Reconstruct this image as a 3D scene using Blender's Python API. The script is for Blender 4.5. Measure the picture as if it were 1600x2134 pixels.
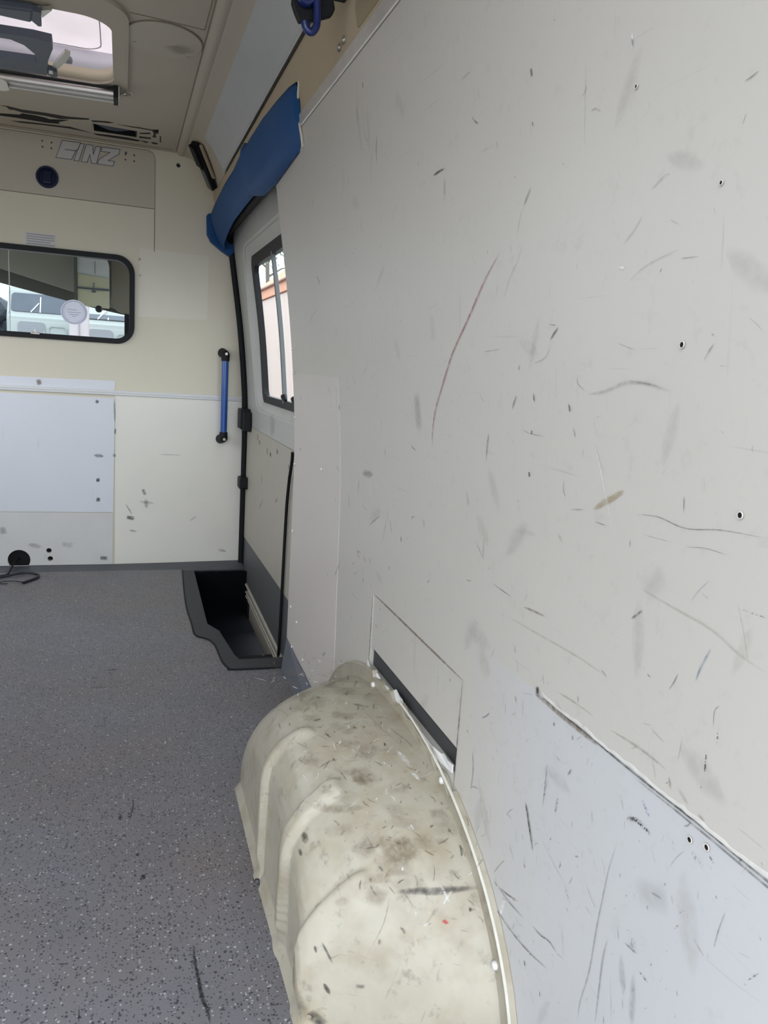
import bpy, bmesh, math, random
from mathutils import Vector, Matrix
from mathutils.geometry import tessellate_polygon
from mathutils.bvhtree import BVHTree
random.seed(7)
sc = bpy.context.scene
for o_ in list(bpy.data.objects):
    bpy.data.objects.remove(o_)
# ------------------------------------------------------------ camera
cd = bpy.data.cameras.new('camera'); cam = bpy.data.objects.new('camera', cd); sc.collection.objects.link(cam)
cd.sensor_fit = 'HORIZONTAL'; cd.sensor_width = 36.0; cd.lens = 36.0*1600/1600
cd.clip_start = 0.02; cd.clip_end = 300
cam.matrix_world = Matrix([[0.946422, -0.00267, -0.322921, 0.0], [-0.316563, 0.189938, -0.929361, 0.0], [0.063817, 0.981792, 0.178916, 0.95], [0.0, 0.0, 0.0, 1.0]])
sc.camera = cam
# ------------------------------------------------------------ sky and exposure
world = bpy.data.worlds.new('overcast sky'); sc.world = world; world.use_nodes = True
wn = world.node_tree; wn.nodes['Background'].inputs['Color'].default_value = (0.92, 0.97, 1.045, 1)
wn.nodes['Background'].inputs['Strength'].default_value = 4.0
sc.view_settings.view_transform = 'Standard'; sc.view_settings.look = 'None'
sc.view_settings.gamma = 1.0; sc.view_settings.use_curve_mapping = False
sc.view_settings.exposure = 0.0
cy = sc.cycles
cy.max_bounces = 14; cy.diffuse_bounces = 9; cy.glossy_bounces = 4; cy.transparent_max_bounces = 16
cy.use_denoising = True; cy.sample_clamp_indirect = 6.0; cy.caustics_reflective = False; cy.caustics_refractive = False
# sky portals over the openings, the added left window too: they only guide sampling of the sky light
def portal(loc, rot, sx, sy):
    l = bpy.data.lights.new('opening', 'AREA'); l.shape = 'RECTANGLE'; l.size = sx; l.size_y = sy; l.cycles.is_portal = True
    o = bpy.data.objects.new('opening', l); sc.collection.objects.link(o); o.location = loc; o.rotation_euler = rot; o['kind'] = 'helper'
R = math.radians
portal((-0.35, 0.30, 0.92), (R(90), 0, 0), 1.75, 1.85)
portal((0.60, 2.93, 1.09), (0, R(90), 0), 0.6, 0.8)
portal((-1.30, 2.82, 1.10), (0, R(-90), 0), 0.66, 1.4)
portal((-0.38, 4.90, 0.55), (R(-90), 0, 0), 1.7, 1.3)
portal((-0.35, 2.60, 2.02), (0, 0, 0), 0.8, 0.8)
# ------------------------------------------------------------ surveyed marks and outlines, in metres
SCUFFS = [[[[1.141, 1.244], [1.124, 1.245], [1.101, 1.245]], 0.0023, "dark", 1], [[[0.869, 1.156], [0.86, 1.165], [0.85, 1.173]], 0.0032, "dark", 0.45], [[[0.873, 1.155], [0.881, 1.14], [0.889, 1.124]], 0.0007, "dark", 0.5], [[[0.873, 1.115], [0.888, 1.095], [0.911, 1.076], [0.927, 1.052]], 0.0007, "dark", 0.55], [[[0.932, 1.113], [0.98, 1.082], [1.042, 1.03], [1.097, 0.984], [1.139, 0.933], [1.169, 0.893], [1.181, 0.858], [1.182, 0.828]], 0.0033, "pink", 0.75], [[[0.907, 1.117], [0.904, 1.106]], 0.0011, "dark", 0.5], [[[0.81, 0.999], [0.802, 1.006], [0.792, 1.013]], 0.0023, "dark", 0.8], [[[0.812, 1.017], [0.795, 1.015]], 0.001, "dark", 0.5], [[[0.849, 0.972], [0.821, 0.979], [0.809, 0.995]], 0.0007, "dark", 0.5], [[[0.992, 0.986], [0.933, 0.99]], 0.0008, "dark", 0.5], [[[1.057, 1.11], [1.069, 1.01]], 0.0013, "dark", 0.12], [[[0.75, 0.961], [0.749, 0.951], [0.735, 0.944]], 0.0008, "dark", 0.6], [[[0.731, 0.94], [0.697, 0.945], [0.662, 0.955], [0.629, 0.955], [0.594, 0.949]], 0.0038, "dark", 0.2], [[[0.657, 0.957], [0.629, 0.955], [0.611, 0.953]], 0.0015, "dark", 0.3], [[[0.903, 0.913], [0.897, 0.923], [0.891, 0.931]], 0.0029, "dark", 0.55], [[[0.767, 0.928], [0.764, 0.919]], 0.0031, "dark", 0.8], [[[0.756, 0.902], [0.751, 0.891]], 0.0025, "dark", 0.35], [[[0.848, 0.937], [0.845, 0.925]], 0.0024, "dark", 0.8], [[[0.971, 0.875], [0.975, 0.86], [0.979, 0.834]], 0.0032, "dark", 0.5], [[[0.878, 0.89], [0.854, 0.886], [0.818, 0.886]], 0.0009, "dark", 0.5], [[[0.851, 0.89], [0.851, 0.886]], 0.0024, "dark", 0.9], [[[0.855, 0.837], [0.854, 0.832]], 0.0025, "dark", 0.9], [[[0.717, 0.895], [0.704, 0.87], [0.685, 0.828], [0.674, 0.807]], 0.0011, "light", 0.7], [[[0.713, 0.887], [0.691, 0.856]], 0.0006, "dark", 0.35], [[[0.709, 0.818], [0.685, 0.831], [0.658, 0.846]], 0.0056, "tan", 0.75], [[[0.772, 0.84], [0.773, 0.828], [0.767, 0.821]], 0.001, "dark", 0.6], [[[0.756, 0.808], [0.729, 0.813]], 0.0015, "dark", 0.35], [[[0.568, 0.857], [0.567, 0.84]], 0.0009, "dark", 0.75], [[[0.634, 0.826], [0.602, 0.83], [0.563, 0.827], [0.519, 0.835], [0.47, 0.839]], 0.0009, "dark", 0.55], [[[0.624, 0.808], [0.578, 0.81]], 0.0007, "dark", 0.4], [[[0.561, 0.81], [0.535, 0.815], [0.509, 0.815]], 0.0007, "dark", 0.5], [[[0.707, 0.804], [0.683, 0.804]], 0.0011, "dark", 0.5], [[[0.642, 0.798], [0.642, 0.79]], 0.0011, "dark", 0.6], [[[0.553, 0.977], [0.547, 0.986], [0.541, 0.992]], 0.0016, "dark", 0.35], [[[0.679, 0.994], [0.647, 0.986]], 0.0008, "dark", 0.4], [[[0.535, 0.973], [0.525, 0.973]], 0.0004, "dark", 0.5], [[[0.631, 1.129], [0.618, 1.135], [0.608, 1.139]], 0.0018, "dark", 0.22], [[[0.605, 1.1], [0.591, 1.093]], 0.001, "dark", 0.3], [[[0.663, 1.052], [0.636, 1.064], [0.59, 1.073]], 0.0016, "dark", 0.15], [[[0.59, 1.065], [0.565, 1.064]], 0.0009, "dark", 0.35], [[[0.616, 1.056], [0.614, 1.059]], 0.001, "dark", 0.8], [[[0.545, 0.877], [0.54, 0.864]], 0.0004, "dark", 0.5], [[[0.678, 1.067], [0.67, 1.065]], 0.0022, "light", 1], [[[1.1, 1.23], [1.109, 1.199]], 0.0032, "dark", 0.22], [[[1.525, 1.242], [1.517, 1.214]], 0.0019, "dark", 0.3], [[[2.046, 1.063], [1.987, 1.083], [1.934, 1.096]], 0.0016, "dark", 0.45], [[[1.603, 0.715], [1.609, 0.682]], 0.0026, "dark", 0.6], [[[1.524, 0.626], [1.447, 0.665]], 0.0024, "dark", 0.45], [[[1.425, 0.809], [1.428, 0.785]], 0.0018, "dark", 0.5], [[[1.683, 0.673], [1.671, 0.63]], 0.0021, "dark", 0.5], [[[1.581, 0.733], [1.506, 0.738]], 0.0136, "dark", 0.3], [[[1.254, 0.911], [1.244, 0.862]], 0.023, "dark", 0.17], [[[1.321, 0.648], [1.319, 0.64]], 0.0043, "brown", 0.7], [[[1.385, 0.667], [1.375, 0.645]], 0.0051, "dark", 0.3], [[[1.213, 0.702], [1.208, 0.692]], 0.0069, "dark", 0.25], [[[1.002, 0.713], [0.97, 0.692]], 0.0012, "dark", 0.6], [[[0.976, 0.722], [0.975, 0.693]], 0.002, "dark", 0.5], [[[1.04, 0.781], [1.032, 0.76]], 0.0059, "dark", 0.2], [[[0.779, 0.774], [0.768, 0.766]], 0.0044, "brown", 0.2], [[[1.594, 0.556], [1.572, 0.541]], 0.0032, "rust", 0.6], [[[1.541, 0.555], [1.524, 0.546]], 0.0031, "rust", 0.5], [[[1.5, 0.564], [1.493, 0.551]], 0.0031, "rust", 0.5], [[[1.594, 0.555], [1.564, 0.558]], 0.0032, "rust", 0.4], [[[1.769, 0.867], [1.768, 0.857]], 0.0044, "dark", 0.8], [[[1.779, 0.719], [1.779, 0.708]], 0.0036, "dark", 0.7], [[[2.202, 0.715], [2.202, 0.709]], 0.0054, "dark", 0.9], [[[2.19, 0.863], [2.191, 0.859]], 0.0045, "dark", 0.8], [[[1.794, 0.919], [1.789, 0.845]], 0.0022, "light", 0.5], [[[1.442, 1.458], [1.442, 1.451]], 0.003, "dark", 0.8], [[[0.842, 1.294], [0.841, 1.287]], 0.0032, "dark", 0.7], [[[0.658, 1.266], [0.659, 1.255]], 0.0033, "light", 0.9], [[[0.659, 1.262], [0.658, 1.256]], 0.0022, "dark", 0.8], [[[0.843, 1.24], [0.842, 1.236]], 0.0018, "dark", 0.9], [[[0.733, 1.27], [0.736, 1.232], [0.739, 1.187]], 0.0015, "dark", 0.2], [[[0.726, 1.22], [0.718, 1.22], [0.709, 1.215]], 0.0018, "dark", 0.3], [[[0.976, 1.303], [0.977, 1.314]], 0.0029, "dark", 0.25], [[[1.026, 1.339], [0.997, 1.339]], 0.0029, "dark", 0.15], [[[0.635, 1.204], [0.633, 1.196]], 0.0011, "dark", 0.25], [[[1.101, 1.233], [1.104, 1.209]], 0.0055, "dark", 0.2], [[[0.673, 1.087], [0.654, 1.099], [0.643, 1.109]], 0.0022, "dark", 0.15], [[[0.849, 0.661], [0.822, 0.664], [0.795, 0.666]], 0.0027, "brown", 0.5], [[[0.889, 0.635], [0.803, 0.639], [0.718, 0.643], [0.665, 0.642]], 0.0024, "brown", 0.22], [[[0.945, 0.667], [0.88, 0.664]], 0.0013, "dark", 0.5], [[[0.63, 0.718], [0.622, 0.725], [0.614, 0.732]], 0.0023, "dark", 0.55], [[[0.531, 0.692], [0.526, 0.708], [0.517, 0.728]], 0.0019, "blue", 0.6], [[[0.564, 0.669], [0.558, 0.68], [0.554, 0.69]], 0.001, "dark", 0.6], [[[0.503, 0.661], [0.504, 0.675], [0.499, 0.682]], 0.0006, "dark", 0.7], [[[0.507, 0.636], [0.505, 0.612]], 0.0015, "spot", 0.9], [[[0.497, 0.661], [0.496, 0.647]], 0.0015, "spot", 0.7], [[[0.583, 0.621], [0.56, 0.616]], 0.0008, "dark", 0.5], [[[0.595, 0.62], [0.581, 0.624]], 0.0006, "dark", 0.4], [[[0.538, 0.635], [0.54, 0.604]], 0.0006, "dark", 0.35], [[[0.493, 0.778], [0.483, 0.757], [0.473, 0.729]], 0.0005, "dark", 0.45], [[[0.49, 0.774], [0.461, 0.775]], 0.0012, "spot", 0.5], [[[0.548, 0.762], [0.539, 0.775], [0.527, 0.788]], 0.0008, "blue", 0.45], [[[0.535, 0.774], [0.526, 0.771]], 0.0014, "dark", 0.3], [[[0.617, 0.753], [0.568, 0.749], [0.518, 0.745], [0.484, 0.735], [0.455, 0.731]], 0.0027, "brown", 0.22], [[[0.671, 0.646], [0.66, 0.642]], 0.0017, "dark", 0.5], [[[0.787, 0.594], [0.781, 0.581]], 0.0017, "dark", 0.45], [[[0.862, 0.606], [0.859, 0.592]], 0.0019, "dark", 0.4], [[[0.871, 0.518], [0.87, 0.503]], 0.0016, "dark", 0.35], [[[0.848, 0.538], [0.843, 0.53]], 0.0028, "dark", 0.4], [[[0.826, 0.538], [0.824, 0.52]], 0.0015, "dark", 0.3], [[[0.955, 0.403], [0.948, 0.376], [0.95, 0.34]], 0.0028, "dark", 0.5], [[[0.896, 0.429], [0.886, 0.422]], 0.0013, "dark", 0.4], [[[0.751, 0.586], [0.713, 0.589], [0.675, 0.59]], 0.0021, "brown", 0.3], [[[0.644, 0.589], [0.594, 0.593], [0.553, 0.592]], 0.0026, "brown", 0.3], [[[0.548, 0.587], [0.544, 0.577]], 0.0028, "brown", 0.35], [[[0.534, 0.583], [0.519, 0.575]], 0.0042, "brown", 0.25], [[[0.505, 0.574], [0.497, 0.572]], 0.0026, "brown", 0.5], [[[0.461, 0.589], [0.429, 0.588]], 0.001, "brown", 0.3], [[[0.756, 0.491], [0.755, 0.456], [0.755, 0.43]], 0.0017, "dark", 0.4], [[[0.725, 0.461], [0.727, 0.44]], 0.0032, "spot", 0.8], [[[0.705, 0.51], [0.711, 0.499]], 0.0018, "dark", 0.45], [[[0.795, 0.414], [0.785, 0.397], [0.766, 0.363]], 0.0038, "dark", 0.9], [[[0.6, 0.511], [0.588, 0.518], [0.575, 0.519], [0.562, 0.517]], 0.0042, "spot", 1], [[[0.598, 0.514], [0.589, 0.519]], 0.0013, "dark", 0.6], [[[0.58, 0.544], [0.567, 0.533]], 0.0038, "bluespot", 0.6], [[[0.602, 0.508], [0.601, 0.498]], 0.0011, "dark", 0.3], [[[0.751, 0.546], [0.75, 0.543]], 0.0022, "dark", 0.9], [[[0.71, 0.549], [0.709, 0.545]], 0.0026, "dark", 0.5], [[[0.511, 0.547], [0.509, 0.543]], 0.0023, "dark", 0.85], [[[0.492, 0.552], [0.489, 0.548]], 0.0025, "dark", 0.9], [[[0.487, 0.546], [0.479, 0.542]], 0.0012, "spot", 0.9], [[[0.493, 0.552], [0.492, 0.551]], 0.0044, "light", 0.8], [[[0.659, 0.485], [0.653, 0.469]], 0.0012, "dark", 0.4], [[[1.054, 0.477], [1.053, 0.472]], 0.0023, "dark", 0.7], [[[1.229, 0.478], [1.227, 0.475]], 0.0023, "dark", 0.7], [[[1.413, 0.478], [1.409, 0.477]], 0.0026, "dark", 0.7], [[[1.432, 0.438], [1.427, 0.434]], 0.0037, "brown", 0.5], [[[0.979, 0.426], [0.975, 0.423]], 0.0022, "tan", 0.8], [[[0.756, 0.484], [0.754, 0.463], [0.756, 0.433]], 0.0013, "dark", 0.35], [[[0.679, 0.415], [0.672, 0.419]], 0.0015, "dark", 0.6], [[[0.783, 0.333], [0.781, 0.33]], 0.0019, "dark", 0.7], [[[0.783, 0.348], [0.783, 0.333]], 0.0008, "dark", 0.4], [[[0.657, 0.486], [0.654, 0.474]], 0.0008, "dark", 0.4], [[[0.757, 0.368], [0.754, 0.347]], 0.0007, "dark", 0.4], [[[0.753, 0.393], [0.716, 0.378], [0.685, 0.367]], 0.0007, "dark", 0.4], [[[0.693, 0.368], [0.677, 0.356]], 0.003, "spot", 0.6], [[[0.609, 0.479], [0.617, 0.442], [0.622, 0.395], [0.625, 0.361], [0.628, 0.306], [0.637, 0.259], [0.637, 0.229]], 0.002, "dark", 0.35], [[[0.604, 0.367], [0.608, 0.342], [0.608, 0.308], [0.607, 0.258]], 0.0025, "dark", 0.35], [[[0.644, 0.437], [0.641, 0.427]], 0.0006, "dark", 0.4], [[[0.652, 0.399], [0.641, 0.389], [0.63, 0.384]], 0.0009, "dark", 0.65], [[[0.649, 0.373], [0.635, 0.371]], 0.0011, "dark", 0.5], [[[0.848, 0.259], [0.813, 0.258], [0.774, 0.263]], 0.0018, "dark", 0.6], [[[0.896, 0.225], [0.844, 0.224], [0.796, 0.224], [0.748, 0.231], [0.706, 0.243]], 0.0018, "dark", 0.7], [[[0.748, 0.27], [0.729, 0.272], [0.709, 0.279], [0.692, 0.277]], 0.0014, "dark", 0.9], [[[0.692, 0.277], [0.676, 0.282]], 0.0008, "dark", 0.5], [[[0.758, 0.211], [0.756, 0.206]], 0.0024, "dark", 0.7], [[[0.717, 0.202], [0.715, 0.196]], 0.0016, "dark", 0.8], [[[0.771, 0.203], [0.769, 0.196]], 0.0009, "dark", 0.5], [[[0.565, 0.396], [0.568, 0.383]], 0.007, "spot", 0.3], [[[0.592, 0.392], [0.587, 0.378]], 0.0017, "dark", 0.3], [[[0.58, 0.365], [0.57, 0.33]], 0.0084, "dark", 0.18], [[[0.558, 0.36], [0.555, 0.333], [0.552, 0.309]], 0.0082, "dark", 0.18], [[[0.554, 0.372], [0.545, 0.371], [0.537, 0.371]], 0.0016, "spot", 0.8], [[[0.57, 0.323], [0.567, 0.314]], 0.0013, "dark", 0.5], [[[0.554, 0.325], [0.552, 0.321]], 0.0005, "dark", 0.6], [[[0.459, 0.509], [0.463, 0.489], [0.465, 0.47]], 0.0011, "dark", 0.5], [[[0.492, 0.506], [0.491, 0.498]], 0.0008, "dark", 0.6], [[[0.472, 0.516], [0.47, 0.514]], 0.0008, "dark", 0.9], [[[0.551, 0.462], [0.535, 0.466]], 0.0018, "dark", 0.3], [[[0.523, 0.479], [0.52, 0.471]], 0.0012, "dark", 0.4], [[[0.531, 0.503], [0.524, 0.518], [0.515, 0.531]], 0.0009, "dark", 0.3], [[[0.553, 0.445], [0.552, 0.441]], 0.0012, "dark", 0.7], [[[0.534, 0.482], [0.533, 0.484]], 0.0016, "dark", 0.5], [[[0.558, 0.506], [0.552, 0.497], [0.549, 0.496]], 0.0008, "dark", 0.3], [[[0.49, 0.46], [0.48, 0.455], [0.474, 0.453]], 0.0009, "dark", 0.4], [[[0.474, 0.453], [0.442, 0.456], [0.404, 0.465]], 0.0004, "dark", 0.3], [[[0.429, 0.465], [0.426, 0.465]], 0.0005, "dark", 0.8], [[[0.426, 0.47], [0.416, 0.486]], 0.0012, "spot", 0.6], [[[0.421, 0.515], [0.42, 0.513]], 0.0012, "dark", 0.5], [[[0.442, 0.485], [0.425, 0.491]], 0.0005, "dark", 0.3], [[[0.599, 0.448], [0.598, 0.446]], 0.0021, "dark", 0.35], [[[0.533, 0.531], [0.527, 0.522]], 0.0026, "spot", 0.3], [[[0.505, 0.534], [0.492, 0.532]], 0.0054, "spot", 0.3], [[[0.826, 0.338], [0.807, 0.32]], 0.0012, "dark", 0.4], [[[0.795, 0.369], [0.791, 0.363]], 0.001, "dark", 0.4], [[[0.841, 0.372], [0.823, 0.372]], 0.001, "dark", 0.4], [[[0.708, 0.501], [0.704, 0.511]], 0.0016, "dark", 0.4], [[[0.688, 0.319], [0.677, 0.284]], 0.0023, "dark", 0.25], [[[0.458, 0.538], [0.432, 0.537]], 0.0007, "dark", 0.2], [[[0.595, 0.279], [0.593, 0.272]], 0.0018, "dark", 0.6], [[[0.593, 0.332], [0.581, 0.282]], 0.0014, "dark", 0.25], [[[0.497, 0.372], [0.496, 0.368]], 0.0007, "dark", 0.5], [[[0.887, 0.357], [0.88, 0.334]], 0.0019, "dark", 0.2]]
HOLES = [[0.582, 0.991], [0.499, 0.852], [0.511, 0.545], [0.49, 0.551], [0.542, 1.118], [0.653, 1.221]]
LOGO = {"B": [[-0.236, 1.797], [-0.176, 1.797], [-0.166, 1.798], [-0.175, 1.771], [-0.184, 1.767], [-0.224, 1.764], [-0.187, 1.758], [-0.201, 1.728], [-0.26, 1.728]], "I": [[-0.167, 1.795], [-0.151, 1.795], [-0.173, 1.726], [-0.192, 1.726]], "N": [[-0.143, 1.795], [-0.119, 1.795], [-0.117, 1.759], [-0.106, 1.793], [-0.087, 1.793], [-0.105, 1.725], [-0.124, 1.725], [-0.13, 1.758], [-0.141, 1.725], [-0.164, 1.726]], "Z": [[-0.082, 1.793], [-0.012, 1.795], [-0.017, 1.775], [-0.059, 1.744], [-0.033, 1.744], [-0.04, 1.725], [-0.1, 1.725], [-0.095, 1.743], [-0.051, 1.777], [-0.087, 1.776]]}
LOGO_DOTS = [[-0.311, 1.785], [-0.276, 1.783], [-0.31, 1.762], [-0.277, 1.761], [0.01, 1.779], [0.045, 1.78], [0.01, 1.758], [0.045, 1.757]]
BMARK = [[[[0.023, 0.225], [0.05, 0.219]], 0.013612500000000001, "dark", 0.8], [[[0.091, 0.353], [0.099, 0.331]], 0.01134375, "dark", 0.6], [[[0.102, 0.309], [0.108, 0.268]], 0.013612500000000001, "dark", 0.45], [[[0.075, 0.297], [0.138, 0.291]], 0.01134375, "dark", 0.3], [[[-0.116, 0.504], [-0.08, 0.503]], 0.013612500000000001, "dark", 0.5], [[[-0.037, 0.508], [-0.029, 0.506]], 0.01134375, "dark", 0.6], [[[-0.109, 0.744], [-0.101, 0.74]], 0.01134375, "dark", 0.8], [[[-0.106, 0.394], [-0.098, 0.394]], 0.013612500000000001, "dark", 0.9], [[[-0.107, 0.305], [-0.096, 0.305]], 0.013612500000000001, "dark", 0.9], [[[-0.091, 0.035], [-0.066, 0.033]], 0.013612500000000001, "dark", 0.7], [[[0.033, 0.163], [0.065, 0.158]], 0.009075, "dark", 0.4], [[[-0.34, 0.822], [-0.336, 0.806]], 0.013612500000000001, "brown", 0.9], [[[0.263, 0.516], [0.157, 0.516]], 0.0045375, "dark", 0.3], [[[0.3, 0.207], [0.333, 0.23]], 0.0045375, "dark", 0.4], [[[-0.39, 0.1], [-0.341, 0.092]], 0.01815, "dark", 0.3], [[[-0.252, 0.102], [-0.212, 0.095]], 0.01815, "dark", 0.25], [[[-0.494, 0.176], [-0.489, 0.154]], 0.02041875, "dark", 0.3], [[[0.068, 1.362], [0.072, 1.361]], 0.009075, "dark", 0.6], [[[0.07, 1.296], [0.072, 1.293]], 0.009075, "dark", 0.5], [[[0.437, 0.067], [0.471, 0.059]], 0.01134375, "dark", 0.4], [[[0.016, 0.286], [0.044, 0.237]], 0.006806250000000001, "dark", 0.35], [[[0.208, 1.367], [0.219, 1.307]], 0.09075, "yellow", 0.3], [[[0.201, 1.606], [0.255, 1.603]], 0.063525, "yellow", 0.3], [[[-0.034, 0.754], [-0.03, 0.654]], 0.006806250000000001, "dark", 0.5], [[[-0.029, 0.627], [-0.029, 0.601]], 0.006806250000000001, "dark", 0.7], [[[-0.289, 1.13], [-0.287, 1.128]], 0.00226875, "dark", 0.1]]
FMARK = [[[[0.113, 1.148], [0.113, 1.104], [0.115, 1.065], [0.117, 1.028], [0.122, 1.007], [0.124, 0.979]], 0.0049, "black", 0.9], [[[0.025, 1.612], [0.023, 1.57], [0.015, 1.527]], 0.003, "black", 0.7], [[[-0.001, 1.555], [-0.002, 1.535]], 0.0062, "black", 0.8], [[[0.005, 1.481], [0.007, 1.476]], 0.0051, "black", 0.6], [[[0.03, 1.413], [0.03, 1.405]], 0.0056, "black", 0.8], [[[0.039, 1.344], [0.039, 1.333]], 0.0064, "black", 0.9], [[[-0.044, 2.36], [-0.01, 2.359]], 0.0056, "black", 0.8], [[[-0.039, 2.338], [-0.023, 2.328]], 0.0051, "black", 0.7], [[[-0.089, 2.307], [-0.066, 2.307]], 0.0045, "black", 0.7], [[[-0.089, 2.238], [-0.037, 2.229]], 0.0034, "black", 0.6], [[[0.226, 2.202], [0.236, 2.2]], 0.0056, "black", 0.6], [[[-0.241, 1.719], [-0.234, 1.719]], 0.0047, "black", 0.6], [[[-0.094, 1.153], [-0.078, 1.149]], 0.003, "black", 0.6], [[[-0.133, 1.049], [-0.125, 1.055]], 0.0037, "black", 0.6], [[[-0.058, 1.06], [-0.057, 1.027]], 0.0021, "black", 0.5], [[[-0.046, 2.084], [-0.039, 1.953]], 0.0027, "black", 0.3], [[[0.369, 2.226], [0.346, 2.059]], 0.0027, "black", 0.2], [[[0.237, 1.222], [0.245, 1.228]], 0.0042, "black", 0.5]]
HANDLE1 = [[-0.406, 2.64], [-0.333, 2.647], [-0.245, 2.639], [-0.197, 2.647], [-0.198, 2.696], [-0.22, 2.807], [-0.236, 2.954], [-0.376, 2.963], [-0.459, 2.965]]
HANDLE1H = [[-0.417, 2.712], [-0.338, 2.685], [-0.311, 2.684], [-0.278, 2.711], [-0.255, 2.769], [-0.248, 2.813], [-0.263, 2.85], [-0.362, 2.862], [-0.443, 2.869]]
HANDLE2 = [[-0.377, 2.465], [-0.308, 2.46], [-0.226, 2.445], [-0.239, 2.53], [-0.317, 2.522], [-0.387, 2.524]]
ARM1 = [[-0.228, 2.896], [-0.203, 2.909], [-0.204, 2.96], [-0.222, 2.97], [-0.235, 2.945]]
ARM1B = [[-0.214, 2.895], [-0.168, 2.741], [-0.153, 2.753], [-0.166, 2.813], [-0.207, 2.927]]
KNOB1 = [-0.165, 2.847]
ARM2 = [[-0.228, 2.446], [-0.208, 2.451], [-0.215, 2.544], [-0.224, 2.549], [-0.238, 2.517]]
ARM2B = [[-0.211, 2.459], [-0.184, 2.44], [-0.181, 2.444], [-0.21, 2.506]]
FLAKES = [[[[-0.424, 3.322], [-0.395, 3.318], [-0.354, 3.334], [-0.273, 3.328], [-0.199, 3.333], [-0.119, 3.311], [-0.123, 3.331], [-0.193, 3.361], [-0.225, 3.379], [-0.284, 3.368], [-0.358, 3.37], [-0.382, 3.354], [-0.397, 3.359], [-0.404, 3.33]], "dark"], [[[-0.439, 3.431], [-0.369, 3.407], [-0.358, 3.384], [-0.311, 3.385], [-0.279, 3.394], [-0.265, 3.407], [-0.194, 3.375], [-0.234, 3.425], [-0.232, 3.45], [-0.277, 3.462], [-0.33, 3.46], [-0.386, 3.457], [-0.443, 3.461]], "black"], [[[-0.412, 3.512], [-0.352, 3.492], [-0.275, 3.482], [-0.196, 3.47], [-0.138, 3.502], [-0.118, 3.51], [-0.201, 3.496], [-0.296, 3.504], [-0.375, 3.52]], "dark"], [[[-0.116, 3.334], [-0.093, 3.324], [-0.054, 3.312], [-0.031, 3.317], [-0.054, 3.334], [-0.081, 3.339], [-0.109, 3.351]], "dark"], [[[-0.023, 3.333], [0.016, 3.329], [0.059, 3.326], [0.103, 3.33], [0.131, 3.316], [0.128, 3.346], [0.084, 3.341], [0.024, 3.339]], "dark"], [[[0.061, 3.402], [0.101, 3.375], [0.103, 3.395], [0.065, 3.418]], "dark"], [[[0.06, 3.451], [0.107, 3.446], [0.106, 3.469], [0.062, 3.479]], "dark"], [[[0.108, 3.342], [0.129, 3.322], [0.133, 3.366], [0.121, 3.384], [0.127, 3.434], [0.111, 3.436], [0.115, 3.385]], "dark"], [[[0.139, 3.403], [0.143, 3.403], [0.147, 3.498], [0.142, 3.492]], "dark"], [[[-0.114, 3.515], [-0.057, 3.505], [0.017, 3.501], [0.067, 3.512], [0.059, 3.534], [-0.037, 3.534], [-0.099, 3.533]], "black"], [[[0.109, 3.512], [0.135, 3.514], [0.134, 3.537], [0.114, 3.535]], "dark"], [[[0.063, 3.512], [0.101, 3.517], [0.089, 3.539]], "dark"]]
AMARK = [[[[0.32, 0.781], [0.346, 0.777], [0.363, 0.772], [0.387, 0.769], [0.422, 0.766]], 0.0112, "dark", 0.65], [[[0.237, 0.927], [0.234, 0.903]], 0.0072, "dark", 0.7], [[[0.223, 0.892], [0.223, 0.878]], 0.0046, "dark", 0.7], [[[0.342, 1.258], [0.329, 1.252]], 0.0046, "dark", 0.6], [[[0.211, 0.723], [0.215, 0.69]], 0.0023, "dark", 0.6], [[[0.199, 0.665], [0.202, 0.651]], 0.0039, "dark", 0.8], [[[0.202, 0.719], [0.202, 0.709]], 0.0026, "dark", 0.7], [[[0.416, 1.308], [0.437, 1.294]], 0.0066, "brown", 0.6], [[[0.231, 0.654], [0.238, 0.651]], 0.0039, "dark", 0.5], [[[0.262, 0.701], [0.288, 0.735], [0.31, 0.777]], 0.001, "dark", 0.3], [[[0.263, 0.989], [0.29, 0.972], [0.334, 0.968]], 0.0164, "brown", 0.3], [[[0.27, 0.919], [0.301, 0.922]], 0.0197, "brown", 0.22], [[[0.452, 1.203], [0.466, 1.152], [0.47, 1.12]], 0.0033, "brown", 0.4], [[[0.439, 1.119], [0.444, 1.062]], 0.0085, "light", 0.6], [[[0.438, 1.049], [0.442, 1.022]], 0.0066, "light", 0.6], [[[0.427, 1.287], [0.438, 1.206], [0.45, 1.14]], 0.0016, "brown", 0.4], [[[0.357, 0.721], [0.359, 0.716]], 0.0039, "red", 1], [[[0.213, 0.697], [0.226, 0.7]], 0.0016, "dark", 0.3], [[[0.305, 0.873], [0.325, 0.873]], 0.0026, "dark", 0.4], [[[0.318, 0.898], [0.318, 0.869]], 0.0013, "dark", 0.4], [[[0.329, 1.066], [0.357, 1.067]], 0.0164, "brown", 0.15], [[[0.177, 0.632], [0.186, 0.617]], 0.0085, "dark", 0.7], [[[0.284, 1.204], [0.263, 1.17]], 0.0016, "dark", 0.4], [[[0.265, 1.256], [0.264, 1.232]], 0.003, "dark", 0.5], [[[0.244, 0.778], [0.256, 0.783]], 0.0098, "brown", 0.25]]
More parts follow.
